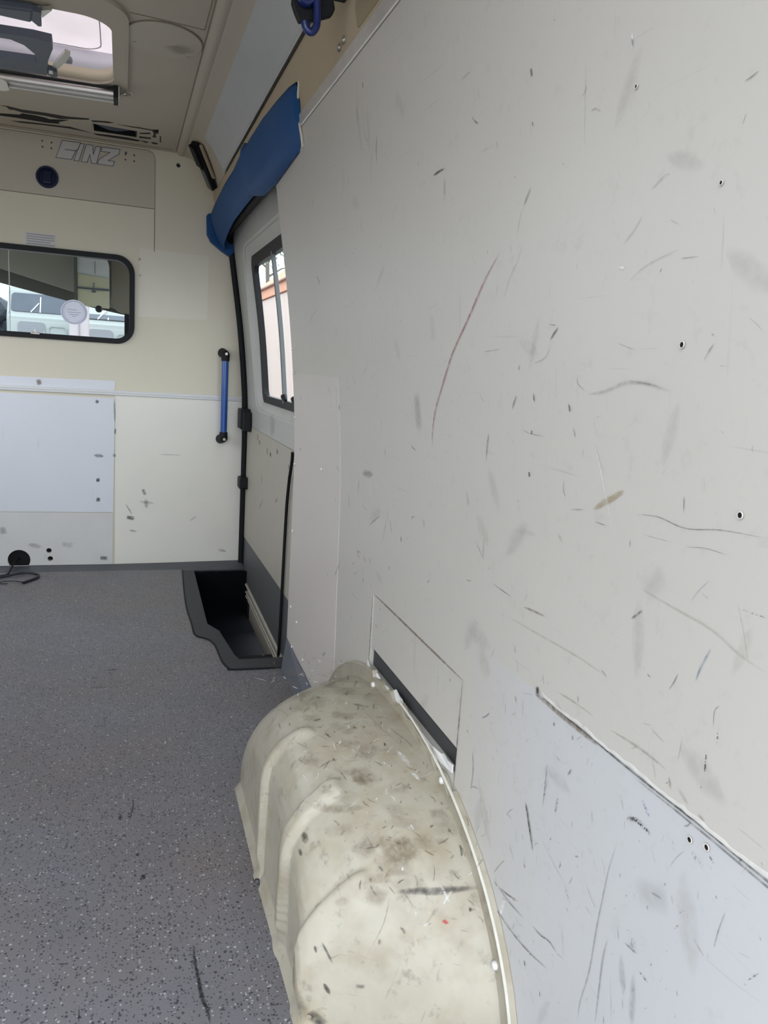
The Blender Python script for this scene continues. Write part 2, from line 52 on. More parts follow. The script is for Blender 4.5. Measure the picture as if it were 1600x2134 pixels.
# ------------------------------------------------------------ helpers
def link(o, parent=None):
    sc.collection.objects.link(o)
    if parent is not None: o.parent = parent
    return o
def tag(o, label=None, cat=None, group=None, kind=None):
    if label: o['label'] = label
    if cat: o['category'] = cat
    if group: o['group'] = group
    if kind: o['kind'] = kind
    return o
def empty(name, loc=(0, 0, 0), **k):
    o = bpy.data.objects.new(name, None); o.empty_display_size = .05; o.location = loc; link(o); return tag(o, **k)
def obj(name, bm, m, parent=None, smooth=None, recalc=True, **k):
    if recalc: bmesh.ops.recalc_face_normals(bm, faces=bm.faces)
    me = bpy.data.meshes.new(name); bm.to_mesh(me); bm.free()
    for mm in (m if isinstance(m, (list, tuple)) else [m]): me.materials.append(mm)
    if smooth:
        for p in me.polygons: p.use_smooth = True
        me.set_sharp_from_angle(angle=R(smooth))
    o = bpy.data.objects.new(name, me); link(o, parent)
    if parent is not None: o.matrix_parent_inverse = Matrix.Translation(-Vector(parent.location))
    return tag(o, **k)
def dup(o, parent, off=(0, 0, 0)):
    c = o.copy(); link(c, parent); c.matrix_parent_inverse = o.matrix_parent_inverse.copy(); c.location = Vector(o.location)+Vector(off); return c
def box(bm, a, b, bev=0.0, mi=0):
    vs = [bm.verts.new((x, y, z)) for x in (a[0], b[0]) for y in (a[1], b[1]) for z in (a[2], b[2])]
    fs = [bm.faces.new([vs[i] for i in f]) for f in ((0,1,3,2),(4,6,7,5),(0,4,5,1),(2,3,7,6),(0,2,6,4),(1,5,7,3))]
    for f in fs: f.material_index = mi
    if bev: bmesh.ops.bevel(bm, geom=list({e for f in fs for e in f.edges}), offset=bev, segments=2, profile=.5, affect='EDGES')
def tube(bm, pts, r, n=10, cap=True):
    pts = [Vector(p) for p in pts]; rr = r if isinstance(r, (list, tuple)) else [r]*len(pts); rings = []; up = None
    for i, p in enumerate(pts):
        t = (pts[min(i+1, len(pts)-1)]-pts[max(i-1, 0)]).normalized()
        if up is None: up = Vector((0, 0, 1)) if abs(t.z) < .9 else Vector((1, 0, 0))
        s = t.cross(up).normalized(); up = s.cross(t).normalized()
        rings.append([bm.verts.new(p+(s*math.cos(a)+up*math.sin(a))*rr[i]) for a in [2*math.pi*k/n for k in range(n)]])
    for a, b in zip(rings, rings[1:]):
        for k in range(n): bm.faces.new((a[k], a[(k+1) % n], b[(k+1) % n], b[k]))
    if cap: bm.faces.new(rings[0]); bm.faces.new(rings[-1][::-1])
def spline(pts, n=8):
    P_ = [Vector(p) for p in pts]; out = []
    for i in range(len(P_)-1):
        p0, p1, p2, p3 = P_[max(i-1, 0)], P_[i], P_[i+1], P_[min(i+2, len(P_)-1)]
        for k in range(n):
            t = k/n; out.append(.5*((2*p1)+(p2-p0)*t+(2*p0-5*p1+4*p2-p3)*t*t+(3*p1-p0-3*p2+p3)*t*t*t))
    return out+[P_[-1]]
def lathe(bm, prof, c, axis='y', n=24):
    # prof: (radius, along axis)
    ax = {'x': (Vector((0,1,0)), Vector((0,0,1)), Vector((1,0,0))), 'y': (Vector((1,0,0)), Vector((0,0,1)), Vector((0,1,0))), 'z': (Vector((1,0,0)), Vector((0,1,0)), Vector((0,0,1)))}[axis]
    c = Vector(c); rings = []
    for r, h in prof:
        if r < 1e-6: rings.append([bm.verts.new(c+ax[2]*h)])
        else: rings.append([bm.verts.new(c+ax[2]*h+(ax[0]*math.cos(a)+ax[1]*math.sin(a))*r) for a in [2*math.pi*k/n for k in range(n)]])
    for a, b in zip(rings, rings[1:]):
        for k in range(n):
            k2 = (k+1) % n
            if len(a) == 1 and len(b) == 1: continue
            if len(a) == 1: bm.faces.new((a[0], b[k2], b[k]))
            elif len(b) == 1: bm.faces.new((a[k], a[k2], b[0]))
            else: bm.faces.new((a[k], a[k2], b[k2], b[k]))
def rrect(x0, x1, z0, z1, r, n=6):
    out = []
    for cx, cz, a0 in ((x1-r, z1-r, 0), (x0+r, z1-r, 90), (x0+r, z0+r, 180), (x1-r, z0+r, 270)):
        for k in range(n+1):
            a = R(a0+90*k/n); out.append((cx+r*math.cos(a), cz+r*math.sin(a)))
    return out
def circ(cx, cz, r, n=20, rz=None): return [(cx+r*math.cos(2*math.pi*k/n), cz+(rz or r)*math.sin(2*math.pi*k/n)) for k in range(n)]
def plate(outer, holes, mapf, th, cuts=(), ucuts=(), bm=None, mi=0):
    """flat outline with holes -> solid sheet; mapf(u, v, d) places it, d = depth 0..th"""
    own = bm is None
    if own: bm = bmesh.new()
    tmp = bmesh.new()
    loops = [outer]+list(holes); allp = [p for l in loops for p in l]
    vs = [tmp.verts.new((p[0], p[1], 0)) for p in allp]
    for t in tessellate_polygon([[Vector((p[0], p[1], 0)) for p in l] for l in loops]):
        try: tmp.faces.new([vs[i] for i in t])
        except ValueError: pass
    for c in cuts: bmesh.ops.bisect_plane(tmp, geom=tmp.verts[:]+tmp.edges[:]+tmp.faces[:], plane_co=(0, c, 0), plane_no=(0, 1, 0))
    for c in ucuts: bmesh.ops.bisect_plane(tmp, geom=tmp.verts[:]+tmp.edges[:]+tmp.faces[:], plane_co=(c, 0, 0), plane_no=(1, 0, 0))
    tmp.verts.index_update()
    A = [bm.verts.new(mapf(v.co.x, v.co.y, 0)) for v in tmp.verts]
    if th: Bk = [bm.verts.new(mapf(v.co.x, v.co.y, th)) for v in tmp.verts]
    for f in tmp.faces:
        ix = [v.index for v in f.verts]
        bm.faces.new([A[i] for i in ix]).material_index = mi
        if th: bm.faces.new([Bk[i] for i in ix][::-1]).material_index = mi
    if th:
        for e in tmp.edges:
            if len(e.link_faces) == 1:
                i, j = e.verts[0].index, e.verts[1].index
                bm.faces.new((A[i], A[j], Bk[j], Bk[i])).material_index = mi
    tmp.free()
    return bm
# ------------------------------------------------------------ materials
def nd(nt, t, **k):
    n = nt.nodes.new(t)
    for a, b in k.items(): setattr(n, a, b)
    return n
def mat(name, col, rough=.5, metal=0.0, spec=.5, var=0.0, vscale=6.0, fine=0.0, fscale=90.0, bump=0.0, col2=None, c2scale=3.0, c2lo=.5, c2hi=.62, coat=0, stretch=(1, 1, 1), scr=0.0, scrcol=(.1, .1, .1), alpha=None, emit=None, estr=1.0):
    m = bpy.data.materials.new(name); m.use_nodes = True; nt = m.node_tree; L = nt.links.new
    b = nt.nodes['Principled BSDF']; b.inputs['Base Color'].default_value = (*col, 1); b.inputs['Roughness'].default_value = rough
    b.inputs['Metallic'].default_value = metal; b.inputs['Specular IOR Level'].default_value = spec; b.inputs['Coat Weight'].default_value = coat
    if emit: b.inputs['Emission Color'].default_value = (*emit, 1); b.inputs['Emission Strength'].default_value = estr
    if not (var or fine or bump or col2 or scr): return m
    tc = nd(nt, 'ShaderNodeTexCoord'); mp = nd(nt, 'ShaderNodeMapping'); mp.inputs['Scale'].default_value = stretch
    L(tc.outputs['Object'], mp.inputs['Vector']); vec = mp.outputs['Vector']
    cur = None
    def mix(fac, a, bcol, blend='MIX'):
        x = nd(nt, 'ShaderNodeMix', data_type='RGBA', blend_type=blend)
        if isinstance(fac, float): x.inputs[0].default_value = fac
        else: L(fac, x.inputs[0])
        for s, v in ((6, a), (7, bcol)):
            if isinstance(v, tuple): x.inputs[s].default_value = (*v, 1)
            else: L(v, x.inputs[s])
        return x.outputs[2]
    def noise(scale, det=4, rgh=.6, v=vec):
        n = nd(nt, 'ShaderNodeTexNoise'); n.inputs['Scale'].default_value = scale; n.inputs['Detail'].default_value = det; n.inputs['Roughness'].default_value = rgh
        L(v, n.inputs['Vector']); return n.outputs['Fac']
    def ramp(f, lo, hi, a=0.0, bb=1.0):
        r = nd(nt, 'ShaderNodeMapRange'); r.clamp = True
        r.inputs['From Min'].default_value = lo; r.inputs['From Max'].default_value = hi; r.inputs['To Min'].default_value = a; r.inputs['To Max'].default_value = bb
        L(f, r.inputs['Value']); return r.outputs['Result']
    cur = col
    if col2: cur = mix(ramp(noise(c2scale, 3), c2lo, c2hi), cur, tuple(col2))
    if var:
        f = ramp(noise(vscale, 5), .3, .7); cur = mix(ramp(f, 0, 1, 0, var), cur, tuple(c*.55 for c in col))
    if fine:
        f = ramp(noise(fscale, 3, .7), .58, .72, 0, fine); cur = mix(f, cur, tuple(c*.35 for c in col))
    if scr:
        # sparse hair-line scratches: two stretched noises crossing at different angles
        for k, (rot, sv) in enumerate((((.5, 0, 0), (30, 4, 130)), ((-.9, 0, 0), (30, 130, 5)), ((.15, 0, 0), (30, 9, 260)))):
            m2 = nd(nt, 'ShaderNodeMapping'); m2.inputs['Rotation'].default_value = rot; m2.inputs['Scale'].default_value = sv; m2.inputs['Location'].default_value = (k*3.1, k, k*7)
            L(tc.outputs['Object'], m2.inputs['Vector']); f = noise(1.0, 2, .5, m2.outputs['Vector'])
            f1 = ramp(f, .70, .78, 0, scr); g = ramp(noise(5+k, 2), .45, .6)
            mu = nd(nt, 'ShaderNodeMath', operation='MULTIPLY'); L(f1, mu.inputs[0]); L(g, mu.inputs[1]); cur = mix(mu.outputs[0], cur, tuple(scrcol))
    if not isinstance(cur, tuple): L(cur, b.inputs['Base Color'])
    if bump:
        bp = nd(nt, 'ShaderNodeBump'); bp.inputs['Strength'].default_value = bump; bp.inputs['Distance'].default_value = .002
        L(noise(fscale, 3), bp.inputs['Height']); L(bp.outputs['Normal'], b.inputs['Normal'])
    return m
def glassmat(name, tint=(1, 1, 1), refl=.06, haze=0.0, hcol=(.5, .5, .5)):
    m = bpy.data.materials.new(name); m.use_nodes = True; nt = m.node_tree; nt.nodes.clear(); L = nt.links.new
    out = nd(nt, 'ShaderNodeOutputMaterial'); t = nd(nt, 'ShaderNodeBsdfTransparent'); t.inputs[0].default_value = (*tint, 1)
    g = nd(nt, 'ShaderNodeBsdfGlossy'); g.inputs['Roughness'].default_value = .02; x = nd(nt, 'ShaderNodeMixShader'); x.inputs[0].default_value = refl
    L(t.outputs[0], x.inputs[1]); L(g.outputs[0], x.inputs[2]); cur = x.outputs[0] if refl else t.outputs[0]
    if haze:
        d = nd(nt, 'ShaderNodeBsdfDiffuse'); d.inputs[0].default_value = (*hcol, 1); y = nd(nt, 'ShaderNodeMixShader'); y.inputs[0].default_value = haze
        L(cur, y.inputs[1]); L(d.outputs[0], y.inputs[2]); cur = y.outputs[0]
    L(cur, out.inputs[0]); return m
def milkmat(name, col, trans=.6):
    m = bpy.data.materials.new(name); m.use_nodes = True; nt = m.node_tree; nt.nodes.clear(); L = nt.links.new
    out = nd(nt, 'ShaderNodeOutputMaterial'); d = nd(nt, 'ShaderNodeBsdfDiffuse'); d.inputs[0].default_value = (*col, 1)
    t = nd(nt, 'ShaderNodeBsdfTranslucent'); t.inputs[0].default_value = (*col, 1); x = nd(nt, 'ShaderNodeMixShader'); x.inputs[0].default_value = trans
    n = nd(nt, 'ShaderNodeTexNoise'); n.inputs['Scale'].default_value = 5; tc = nd(nt, 'ShaderNodeTexCoord'); L(tc.outputs['Object'], n.inputs['Vector'])
    r = nd(nt, 'ShaderNodeMapRange'); r.inputs['To Min'].default_value = trans-.08; r.inputs['To Max'].default_value = trans+.08; L(n.outputs['Fac'], r.inputs['Value']); L(r.outputs['Result'], x.inputs[0])
    L(d.outputs[0], x.inputs[1]); L(t.outputs[0], x.inputs[2]); L(x.outputs[0], out.inputs[0]); return m
def markmat(name, col, op, spot=False):
    """a smear that thins out across its width; uv.y runs across, uv.x along"""
    m = bpy.data.materials.new(name); m.use_nodes = True; nt = m.node_tree; nt.nodes.clear(); L = nt.links.new
    out = nd(nt, 'ShaderNodeOutputMaterial'); t = nd(nt, 'ShaderNodeBsdfTransparent'); d = nd(nt, 'ShaderNodeBsdfPrincipled'); d.inputs['Base Color'].default_value = (*col, 1); d.inputs['Roughness'].default_value = .6
    uv = nd(nt, 'ShaderNodeUVMap'); sp = nd(nt, 'ShaderNodeSeparateXYZ'); L(uv.outputs[0], sp.inputs[0])
    def mth(op_, a, b=None):
        n = nd(nt, 'ShaderNodeMath', operation=op_)
        for i, v in enumerate((a, b)):
            if v is None: continue
            if isinstance(v, (int, float)): n.inputs[i].default_value = v
            else: L(v, n.inputs[i])
        return n.outputs[0]
    ac = mth('POWER', mth('ABSOLUTE', mth('MULTIPLY_ADD', sp.outputs[1], 2.0)), 1.0)
    n = nt.nodes[-1]
    # |2v-1|
    k = mth('ABSOLUTE', mth('SUBTRACT', mth('MULTIPLY', sp.outputs[1], 2.0), 1.0)); k2 = mth('SUBTRACT', 1.0, mth('POWER', k, 2.0))
    al = mth('ABSOLUTE', mth('SUBTRACT', mth('MULTIPLY', sp.outputs[0], 2.0), 1.0)); a2 = mth('SUBTRACT', 1.0, mth('POWER', al, 5.0))
    tc = nd(nt, 'ShaderNodeTexCoord'); no = nd(nt, 'ShaderNodeTexNoise'); no.inputs['Scale'].default_value = 420 if spot else 130; no.inputs['Detail'].default_value = 3
    L(tc.outputs['Object'], no.inputs['Vector']); mr = nd(nt, 'ShaderNodeMapRange')
    mr.inputs['From Min'].default_value = .50 if spot else .30; mr.inputs['From Max'].default_value = .56 if spot else .62; mr.inputs['To Min'].default_value = 0.0 if spot else .35; L(no.outputs['Fac'], mr.inputs['Value'])
    al_ = mth('MULTIPLY', mth('MULTIPLY', k2, a2), mth('MULTIPLY', mr.outputs['Result'], op))
    x = nd(nt, 'ShaderNodeMixShader'); L(al_, x.inputs[0]); L(t.outputs[0], x.inputs[1]); L(d.outputs[0], x.inputs[2]); L(x.outputs[0], out.inputs[0])
    return m
TONES = {'dark': (.045, .045, .045), 'black': (.012, .012, .012), 'brown': (.20, .15, .09), 'pink': (.36, .11, .12), 'light': (.86, .86, .84), 'tan': (.40, .33, .20), 'rust': (.35, .20, .10),
         'blue': (.12, .22, .32), 'bluespot': (.25, .27, .42), 'spot': (.04, .04, .05), 'yellow': (.55, .45, .2), 'red': (.55, .05, .05)}
_mm = {}
def mk(tone, op):
    op = round(min(1, op)*10)/10 or .1; k = (tone, op)
    if k not in _mm: _mm[k] = markmat('smear '+tone+' %d' % int(op*10), TONES[tone], op, tone in ('spot', 'bluespot'))
    return _mm[k]
def marks(name, items, mapf, parent, **k):
    """thin smears lying on a surface: each item is (polyline, width, tone, opacity)"""
    bm = bmesh.new(); uvl = bm.loops.layers.uv.new('UVMap'); mats = []
    for pts, w, tone, op in items:
        m = mk(tone, op)
        if m not in mats: mats.append(m)
        mi = mats.index(m)
        pp = spline([(p[0], p[1], 0) for p in pts], 5 if len(pts) > 2 else 3); n = len(pp); rows = []
        long_ = sum((pp[i+1]-pp[i]).length for i in range(n-1)) > w*2.5
        for i, p in enumerate(pp):
            t = pp[min(i+1, n-1)]-pp[max(i-1, 0)]
            if t.length < 1e-7: t = Vector((1, 0, 0))
            t.normalize(); s = Vector((-t.y, t.x, 0)); f = i/(n-1)
            if i == 0: p = p-t*w*.3
            if i == n-1: p = p+t*w*.3
            ww = w*.5*(.25+.75*math.sin(math.pi*min(1, max(0, f)))**.6 if long_ else 1.0)*1.55
            rows.append([bm.verts.new(mapf(*(p+s*ww*q).xy)) for q in (-1, 0, 1)])
        for i in range(n-1):
            for j in range(2):
                try: f = bm.faces.new((rows[i][j], rows[i+1][j], rows[i+1][j+1], rows[i][j+1]))
                except ValueError: continue
                f.material_index = mi
                for l, (a, b) in zip(f.loops, ((i, j), (i+1, j), (i+1, j+1), (i, j+1))): l[uvl].uv = (a/(n-1), b/2)
    return obj(name, bm, mats, parent, recalc=False, **k)

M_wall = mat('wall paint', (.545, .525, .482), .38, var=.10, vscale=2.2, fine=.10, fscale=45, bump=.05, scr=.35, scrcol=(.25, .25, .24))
def sky_tint_low(m, col):
    """bluish sky light put into the colour of the lower sheet: blend by height and distance along the wall"""
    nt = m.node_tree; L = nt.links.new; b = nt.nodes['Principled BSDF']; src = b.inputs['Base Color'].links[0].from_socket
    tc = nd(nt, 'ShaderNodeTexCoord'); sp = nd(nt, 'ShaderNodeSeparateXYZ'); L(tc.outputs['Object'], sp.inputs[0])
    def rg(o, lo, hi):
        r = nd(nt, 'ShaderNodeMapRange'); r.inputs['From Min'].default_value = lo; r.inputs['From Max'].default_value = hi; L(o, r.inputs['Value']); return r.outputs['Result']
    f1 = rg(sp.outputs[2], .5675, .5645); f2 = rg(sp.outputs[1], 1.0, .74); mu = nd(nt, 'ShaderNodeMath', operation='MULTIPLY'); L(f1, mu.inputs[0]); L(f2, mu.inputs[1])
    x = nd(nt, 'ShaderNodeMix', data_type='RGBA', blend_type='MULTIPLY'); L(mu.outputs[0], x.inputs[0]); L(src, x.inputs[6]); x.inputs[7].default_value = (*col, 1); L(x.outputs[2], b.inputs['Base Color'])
sky_tint_low(M_wall, (.99, 1.045, 1.15))  # cool sky light painted into the wall below the joint
M_wall2 = mat('wall paint cover', (.61, .57, .525), .42, var=.07, vscale=3, bump=.05, scr=.2, scrcol=(.3, .29, .27))  # brighter light on the cover strip is mixed into this tone
M_wall3 = mat('wall paint sky-tinted lower sheet', (.60, .625, .66), .40, var=.10, vscale=3, fine=.18, fscale=60, bump=.05, scr=.5, scrcol=(.25, .25, .26))
M_cream = mat('cream paint', (.68, .635, .51), .45, var=.10, vscale=2.5, bump=.04)
M_creamw = mat('cream white paint', (.82, .80, .725), .42, var=.10, vscale=4, scr=.2, scrcol=(.3, .3, .28))
M_bwhite = mat('white panel paint', (.72, .745, .80), .42, var=.08, vscale=4, scr=.2, scrcol=(.35, .35, .35))
M_ceil = mat('roof lining', (.48, .42, .335), .6, var=.08, vscale=3, bump=.05)
M_tan = mat('tan lining', (.46, .38, .26), .55, var=.12, vscale=4)
M_greypanel = mat('grey cover panel', (.50, .52, .53), .3, var=.18, vscale=7)
M_floor = None
M_arch = mat('moulded cover plastic', (.455, .425, .34), .42, var=.35, vscale=13, fine=.5, fscale=38, bump=.10, scr=.8, scrcol=(.22, .18, .12), col2=(.36, .31, .22), c2scale=14, c2lo=.48, c2hi=.72)
M_black = mat('black rubber', (.007, .008, .010), .6, spec=.2, var=.2, vscale=20)
M_blackpl = mat('black plastic', (.010, .011, .013), .5, spec=.2, var=.1, vscale=30)
M_pit = mat('well rubber', (.004, .0045, .006), .9, spec=.1, var=.3, vscale=15)
M_rubber = mat('rubber border', (.035, .037, .043), .6, var=.25, vscale=30, fine=.3, fscale=120)
M_slate = mat('slate plastic', (.075, .09, .12), .45, var=.1, vscale=20)
M_blue = mat('blue enamel', (.006, .018, .115), .3, coat=.1, var=.1, vscale=30)
M_bluebr = mat('blue anodised tube', (.014, .085, .34), .3, coat=.2, var=.1, vscale=30)
M_bluefab = mat('blue vinyl cloth', (.010, .072, .225), .6, spec=.25, var=.25, vscale=9, bump=.25, fscale=220)
M_foam = mat('foam edge', (.62, .58, .48), .9, var=.2, vscale=40, bump=.4)
M_silver = mat('brushed aluminium', (.62, .60, .55), .35, metal=.7, var=.15, vscale=30)
M_screw = mat('screw metal', (.45, .43, .38), .35, metal=.8, var=.2, vscale=60)
M_white = mat('white plastic', (.75, .75, .74), .4, var=.05)
M_doorw = mat('door frame paint', (.47, .465, .44), .35, var=.12, vscale=5)
M_doorc = mat('door cream board', (.44, .415, .35), .5, var=.12, vscale=6, scr=.2, scrcol=(.3, .27, .2))
M_doorg = mat('door grey band', (.10, .105, .108), .5, var=.15, vscale=8)
M_skirt = mat('grey floor upstand', (.13, .14, .165), .55, var=.2, vscale=12)
M_glass = glassmat('window glass', (.93, .96, .95), .05)
M_glass2 = glassmat('bulkhead glass', (.84, .88, .88), 0.0)
# floor: speckled vinyl
def floor_mat():
    m = bpy.data.materials.new('speckled vinyl'); m.use_nodes = True; nt = m.node_tree; L = nt.links.new; b = nt.nodes['Principled BSDF']
    tc = nd(nt, 'ShaderNodeTexCoord'); v = tc.outputs['Object']
    def noise(s, d=4):
        n = nd(nt, 'ShaderNodeTexNoise'); n.inputs['Scale'].default_value = s; n.inputs['Detail'].default_value = d; L(v, n.inputs['Vector']); return n.outputs['Fac']
    def rng(f, lo, hi, a=0., c=1.):
        r = nd(nt, 'ShaderNodeMapRange'); r.inputs['From Min'].default_value = lo; r.inputs['From Max'].default_value = hi; r.inputs['To Min'].default_value = a; r.inputs['To Max'].default_value = c; L(f, r.inputs['Value']); return r.outputs['Result']
    def mix(f, a, c):
        x = nd(nt, 'ShaderNodeMix', data_type='RGBA'); L(f, x.inputs[0])
        for s, q in ((6, a), (7, c)):
            if isinstance(q, tuple): x.inputs[s].default_value = (*q, 1)
            else: L(q, x.inputs[s])
        return x.outputs[2]
    cur = mix(rng(noise(2.1), .40, .62), (.182, .180, .202), (.188, .165, .160))
    cur = mix(rng(noise(5.5), .45, .7, 0, .5), cur, (.145, .142, .155))
    cur = mix(rng(noise(300, 2), .3, .7, 0, .5), cur, (.13, .13, .14))
    def chips(scale, thr, col, keep, seed, f_=1.0):
        nonlocal cur
        mp = nd(nt, 'ShaderNodeMapping'); mp.inputs['Location'].default_value = (seed, seed*2, 0); L(v, mp.inputs['Vector'])
        vo = nd(nt, 'ShaderNodeTexVoronoi'); vo.inputs['Scale'].default_value = scale; L(mp.outputs[0], vo.inputs['Vector'])
        sepc = nd(nt, 'ShaderNodeSeparateColor'); L(vo.outputs['Color'], sepc.inputs[0])
        a = rng(vo.outputs['Distance'], thr, thr*.75); k = rng(sepc.outputs[0], keep, keep+.02)
        mu = nd(nt, 'ShaderNodeMath', operation='MULTIPLY'); L(a, mu.inputs[0]); L(k, mu.inputs[1])
        mu2 = nd(nt, 'ShaderNodeMath', operation='MULTIPLY'); L(mu.outputs[0], mu2.inputs[0]); mu2.inputs[1].default_value = f_
        cur = mix(mu2.outputs[0], cur, col)
    chips(190, .33, (.035, .037, .045), .35, 3.3, .85)
    chips(110, .30, (.03, .03, .035), .60, 1.7, .8)
    chips(170, .30, (.42, .42, .44), .80, 5.1, .9)
    chips(95, .26, (.45, .44, .42), .88, 9.4, .8)
    L(cur, b.inputs['Base Color']); b.inputs['Roughness'].default_value = .45; b.inputs['Specular IOR Level'].default_value = .35
    bp = nd(nt, 'ShaderNodeBump'); bp.inputs['Strength'].default_value = .25; bp.inputs['Distance'].default_value = .001; L(noise(350, 2), bp.inputs['Height']); L(bp.outputs['Normal'], b.inputs['Normal'])
    return m
M_floor = floor_mat()

# ------------------------------------------------------------ body section: (height, distance out from the camera line)
PROF = [(-.6, .497), (.45, .497), (.68, .497), (.83, .490), (1.04, .470), (1.17, .453), (1.33, .428), (1.43, .413), (1.511, .400), (1.7, .36)]
def lerp(T, z):
    if z <= T[0][0]: return T[0][1]
    for (a, b), (c, d) in zip(T, T[1:]):
        if z <= c: return b+(d-b)*(z-a)/(c-a)
    return T[-1][1]
def wx(z): return (lerp(PROF, z-.05)+2*lerp(PROF, z)+lerp(PROF, z+.05))/4 if z < 1.45 else lerp(PROF, z)
ZC = [.55, .65, .72, .78, .84, .90, .96, 1.02, 1.08, 1.14, 1.20, 1.26, 1.32, 1.38, 1.44]
YB = 3.63   # bulkhead
DO = .055   # sliding door stands this far outside the wall
Y0 = .31   # rear edge of the body

# ------------------------------------------------------------ right wall
hatch = [(1.010, .338), (1.464, .338), (1.464, .495), (1.010, .492)]
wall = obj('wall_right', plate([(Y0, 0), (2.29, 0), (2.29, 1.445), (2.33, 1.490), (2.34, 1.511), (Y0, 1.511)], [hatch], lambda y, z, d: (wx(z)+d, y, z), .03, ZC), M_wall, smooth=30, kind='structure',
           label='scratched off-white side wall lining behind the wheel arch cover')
def onwall(off): return lambda y, z, *d: (wx(z)-off, y, z)
# hatch in the wall
bm = bmesh.new(); box(bm, (.530, .99, .32), (.56, 1.49, .51)); obj('hatch_backing', bm, M_black, wall)
obj('hatch_panel', plate([(1.013, .376), (1.461, .380), (1.461, .492), (1.013, .489)], [], lambda y, z, d: (.4995+d, y, z), .006), M_wall, wall, label='small rectangular cover panel set flush in the wall')
bm = bmesh.new(); box(bm, (.506, 1.012, .339), (.512, 1.462, .376)); obj('hatch_backing', bm, mat('dark board', (.045, .047, .05), .7, var=.3, vscale=30), wall, label='dark grey strip bared under the cover panel')
torn = [(1.010, .338), (1.010, .352), (1.03, .349), (1.05, .3495), (1.065, .343), (1.10, .339), (1.14, .341), (1.17, .336), (1.22, .341), (1.25, .355), (1.27, .353), (1.29, .357), (1.31, .344), (1.33, .347), (1.36, .339), (1.40, .345), (1.44, .340), (1.464, .350), (1.464, .31), (1.20, .31)]
obj('torn_liner', plate(torn, [], lambda y, z, d: (.493+d+.002*math.sin(60*y), y, z), .002), M_white, wall, label='torn white liner edge above the wheel arch')
# forward cover strip beside the door opening
obj('cover_strip', plate([(1.72, .10), (1.775, .93), (2.288, .93), (2.288, .09)], [], lambda y, z, d: (wx(z)-.0009+d, y, z), .0009, ZC), M_wall2, wall, smooth=30, label='cover strip beside the door opening, brighter light in its colour')
# lower sheet with its rough joint
None and obj('lower_sheet', plate([(Y0, .02), (.72, .02), (.80, .20), (.86, .45), (.785, .566), (Y0, .566)], [], lambda y, z, d: (wx(z)-.0008+d, y, z), .0008, ZC), M_wall3, wall, label='lower wall sheet with bluish sky light in its colour')
bm = bmesh.new(); n = 90; rows = []
for i in range(n+1):
    y = .795-(.795-Y0)*i/n; j = .0007*math.sin(i*1.3)+.0011*math.sin(i*.37+1)+random.uniform(-.0009, .0009); e = min(1, i/4)
    rows.append([bm.verts.new((wx(z)-d*e, y, z)) for z, d in ((.5655+j*.5, .0002), (.566+j*.5, .0017), (.5678+j*.8, .0015), (.5695+j, .0002))])
for a, b in zip(rows, rows[1:]):
    for k in range(3): bm.faces.new((a[k], a[k+1], b[k+1], b[k]))
obj('sheet_joint', bm, mat('chipped joint paint', (.58, .57, .53), .4, var=.3, vscale=60), wall, smooth=40, label='rough raised edge where two wall sheets overlap')
marks('joint_line', [([(y, .5645+.0012*math.sin(y*90)) for y in (.80, .7, .6, .5, .42, .3)], .0020, 'black', .8), ([(y, .5625) for y in (.80, .72, .66)], .006, 'brown', .7), ([(.60, .560), (.5, .561), (.4, .560), (.3, .561)], .0018, 'dark', .6),
      ([(.796, .572), (.794, .562)], .006, 'black', .9)], onwall(.0016), wall, kind='stuff')  # the black line under the raised edge paints its shadow
# cuts at the hatch outline
marks('joint_line', [([(1.464, .33), (1.464, .41), (1.464, .496)], .0035, 'dark', .8), ([(1.464, .4955), (1.24, .494), (1.01, .4925)], .0035, 'brown', .9), ([(1.01, .31), (1.01, .40), (1.01, .494)], .0035, 'dark', .7)], onwall(.0009), wall, kind='stuff')
marks('scuff_marks', [(p, w, t, o) for p, w, t, o in SCUFFS], onwall(.0014), wall, kind='stuff')
small = []
for i in range(420):
    if random.random() < .6: y, z = random.uniform(.36, .95), random.uniform(.1, .60)
    else: y, z = random.uniform(.45, 1.9), random.uniform(.35, 1.45)
    a = random.gauss(math.pi/2+.2, .8); l = random.choice((.002, .004, .006, .012, .022))*random.uniform(.5, 1.6)*max(.6, y); w = random.choice((.0008, .0012, .002))*max(.7, y)
    c = random.uniform(-.3, .3)
    small.append(([(y, z), (y+l/2*math.cos(a+c), z+l/2*math.sin(a+c)), (y+l*math.cos(a), z+l*math.sin(a))], w, random.choice(('dark', 'dark', 'brown', 'spot')), random.choice((.2, .3, .4, .6))))
for i in range(45):
    y, z = random.uniform(.40, 1.6), random.uniform(.15, 1.4); a = random.gauss(1.3, .9); l = random.uniform(.03, .09)
    small.append(([(y, z), (y+l*math.cos(a), z+l*math.sin(a))], random.uniform(.006, .022), random.choice(('dark', 'brown')), .1))
marks('scuff_marks', small, onwall(.0012), wall, kind='stuff')
for i, (y, z) in enumerate(HOLES):
    bm = bmesh.new(); r = .0032 if i < 4 else .0020
    lathe(bm, [(r*1.12, 0), (r*1.0, -.0006), (r*.8, -.0006), (r*.75, .0002)], (wx(z)-.0014, y, z), 'x', 14); obj('screw_hole', bm, M_wall2, wall, smooth=40)
    bm = bmesh.new(); lathe(bm, [(r*.75, 0), (0, .0004)], (wx(z)-.0017, y, z), 'x', 12); obj('screw_hole', bm, M_black, wall)
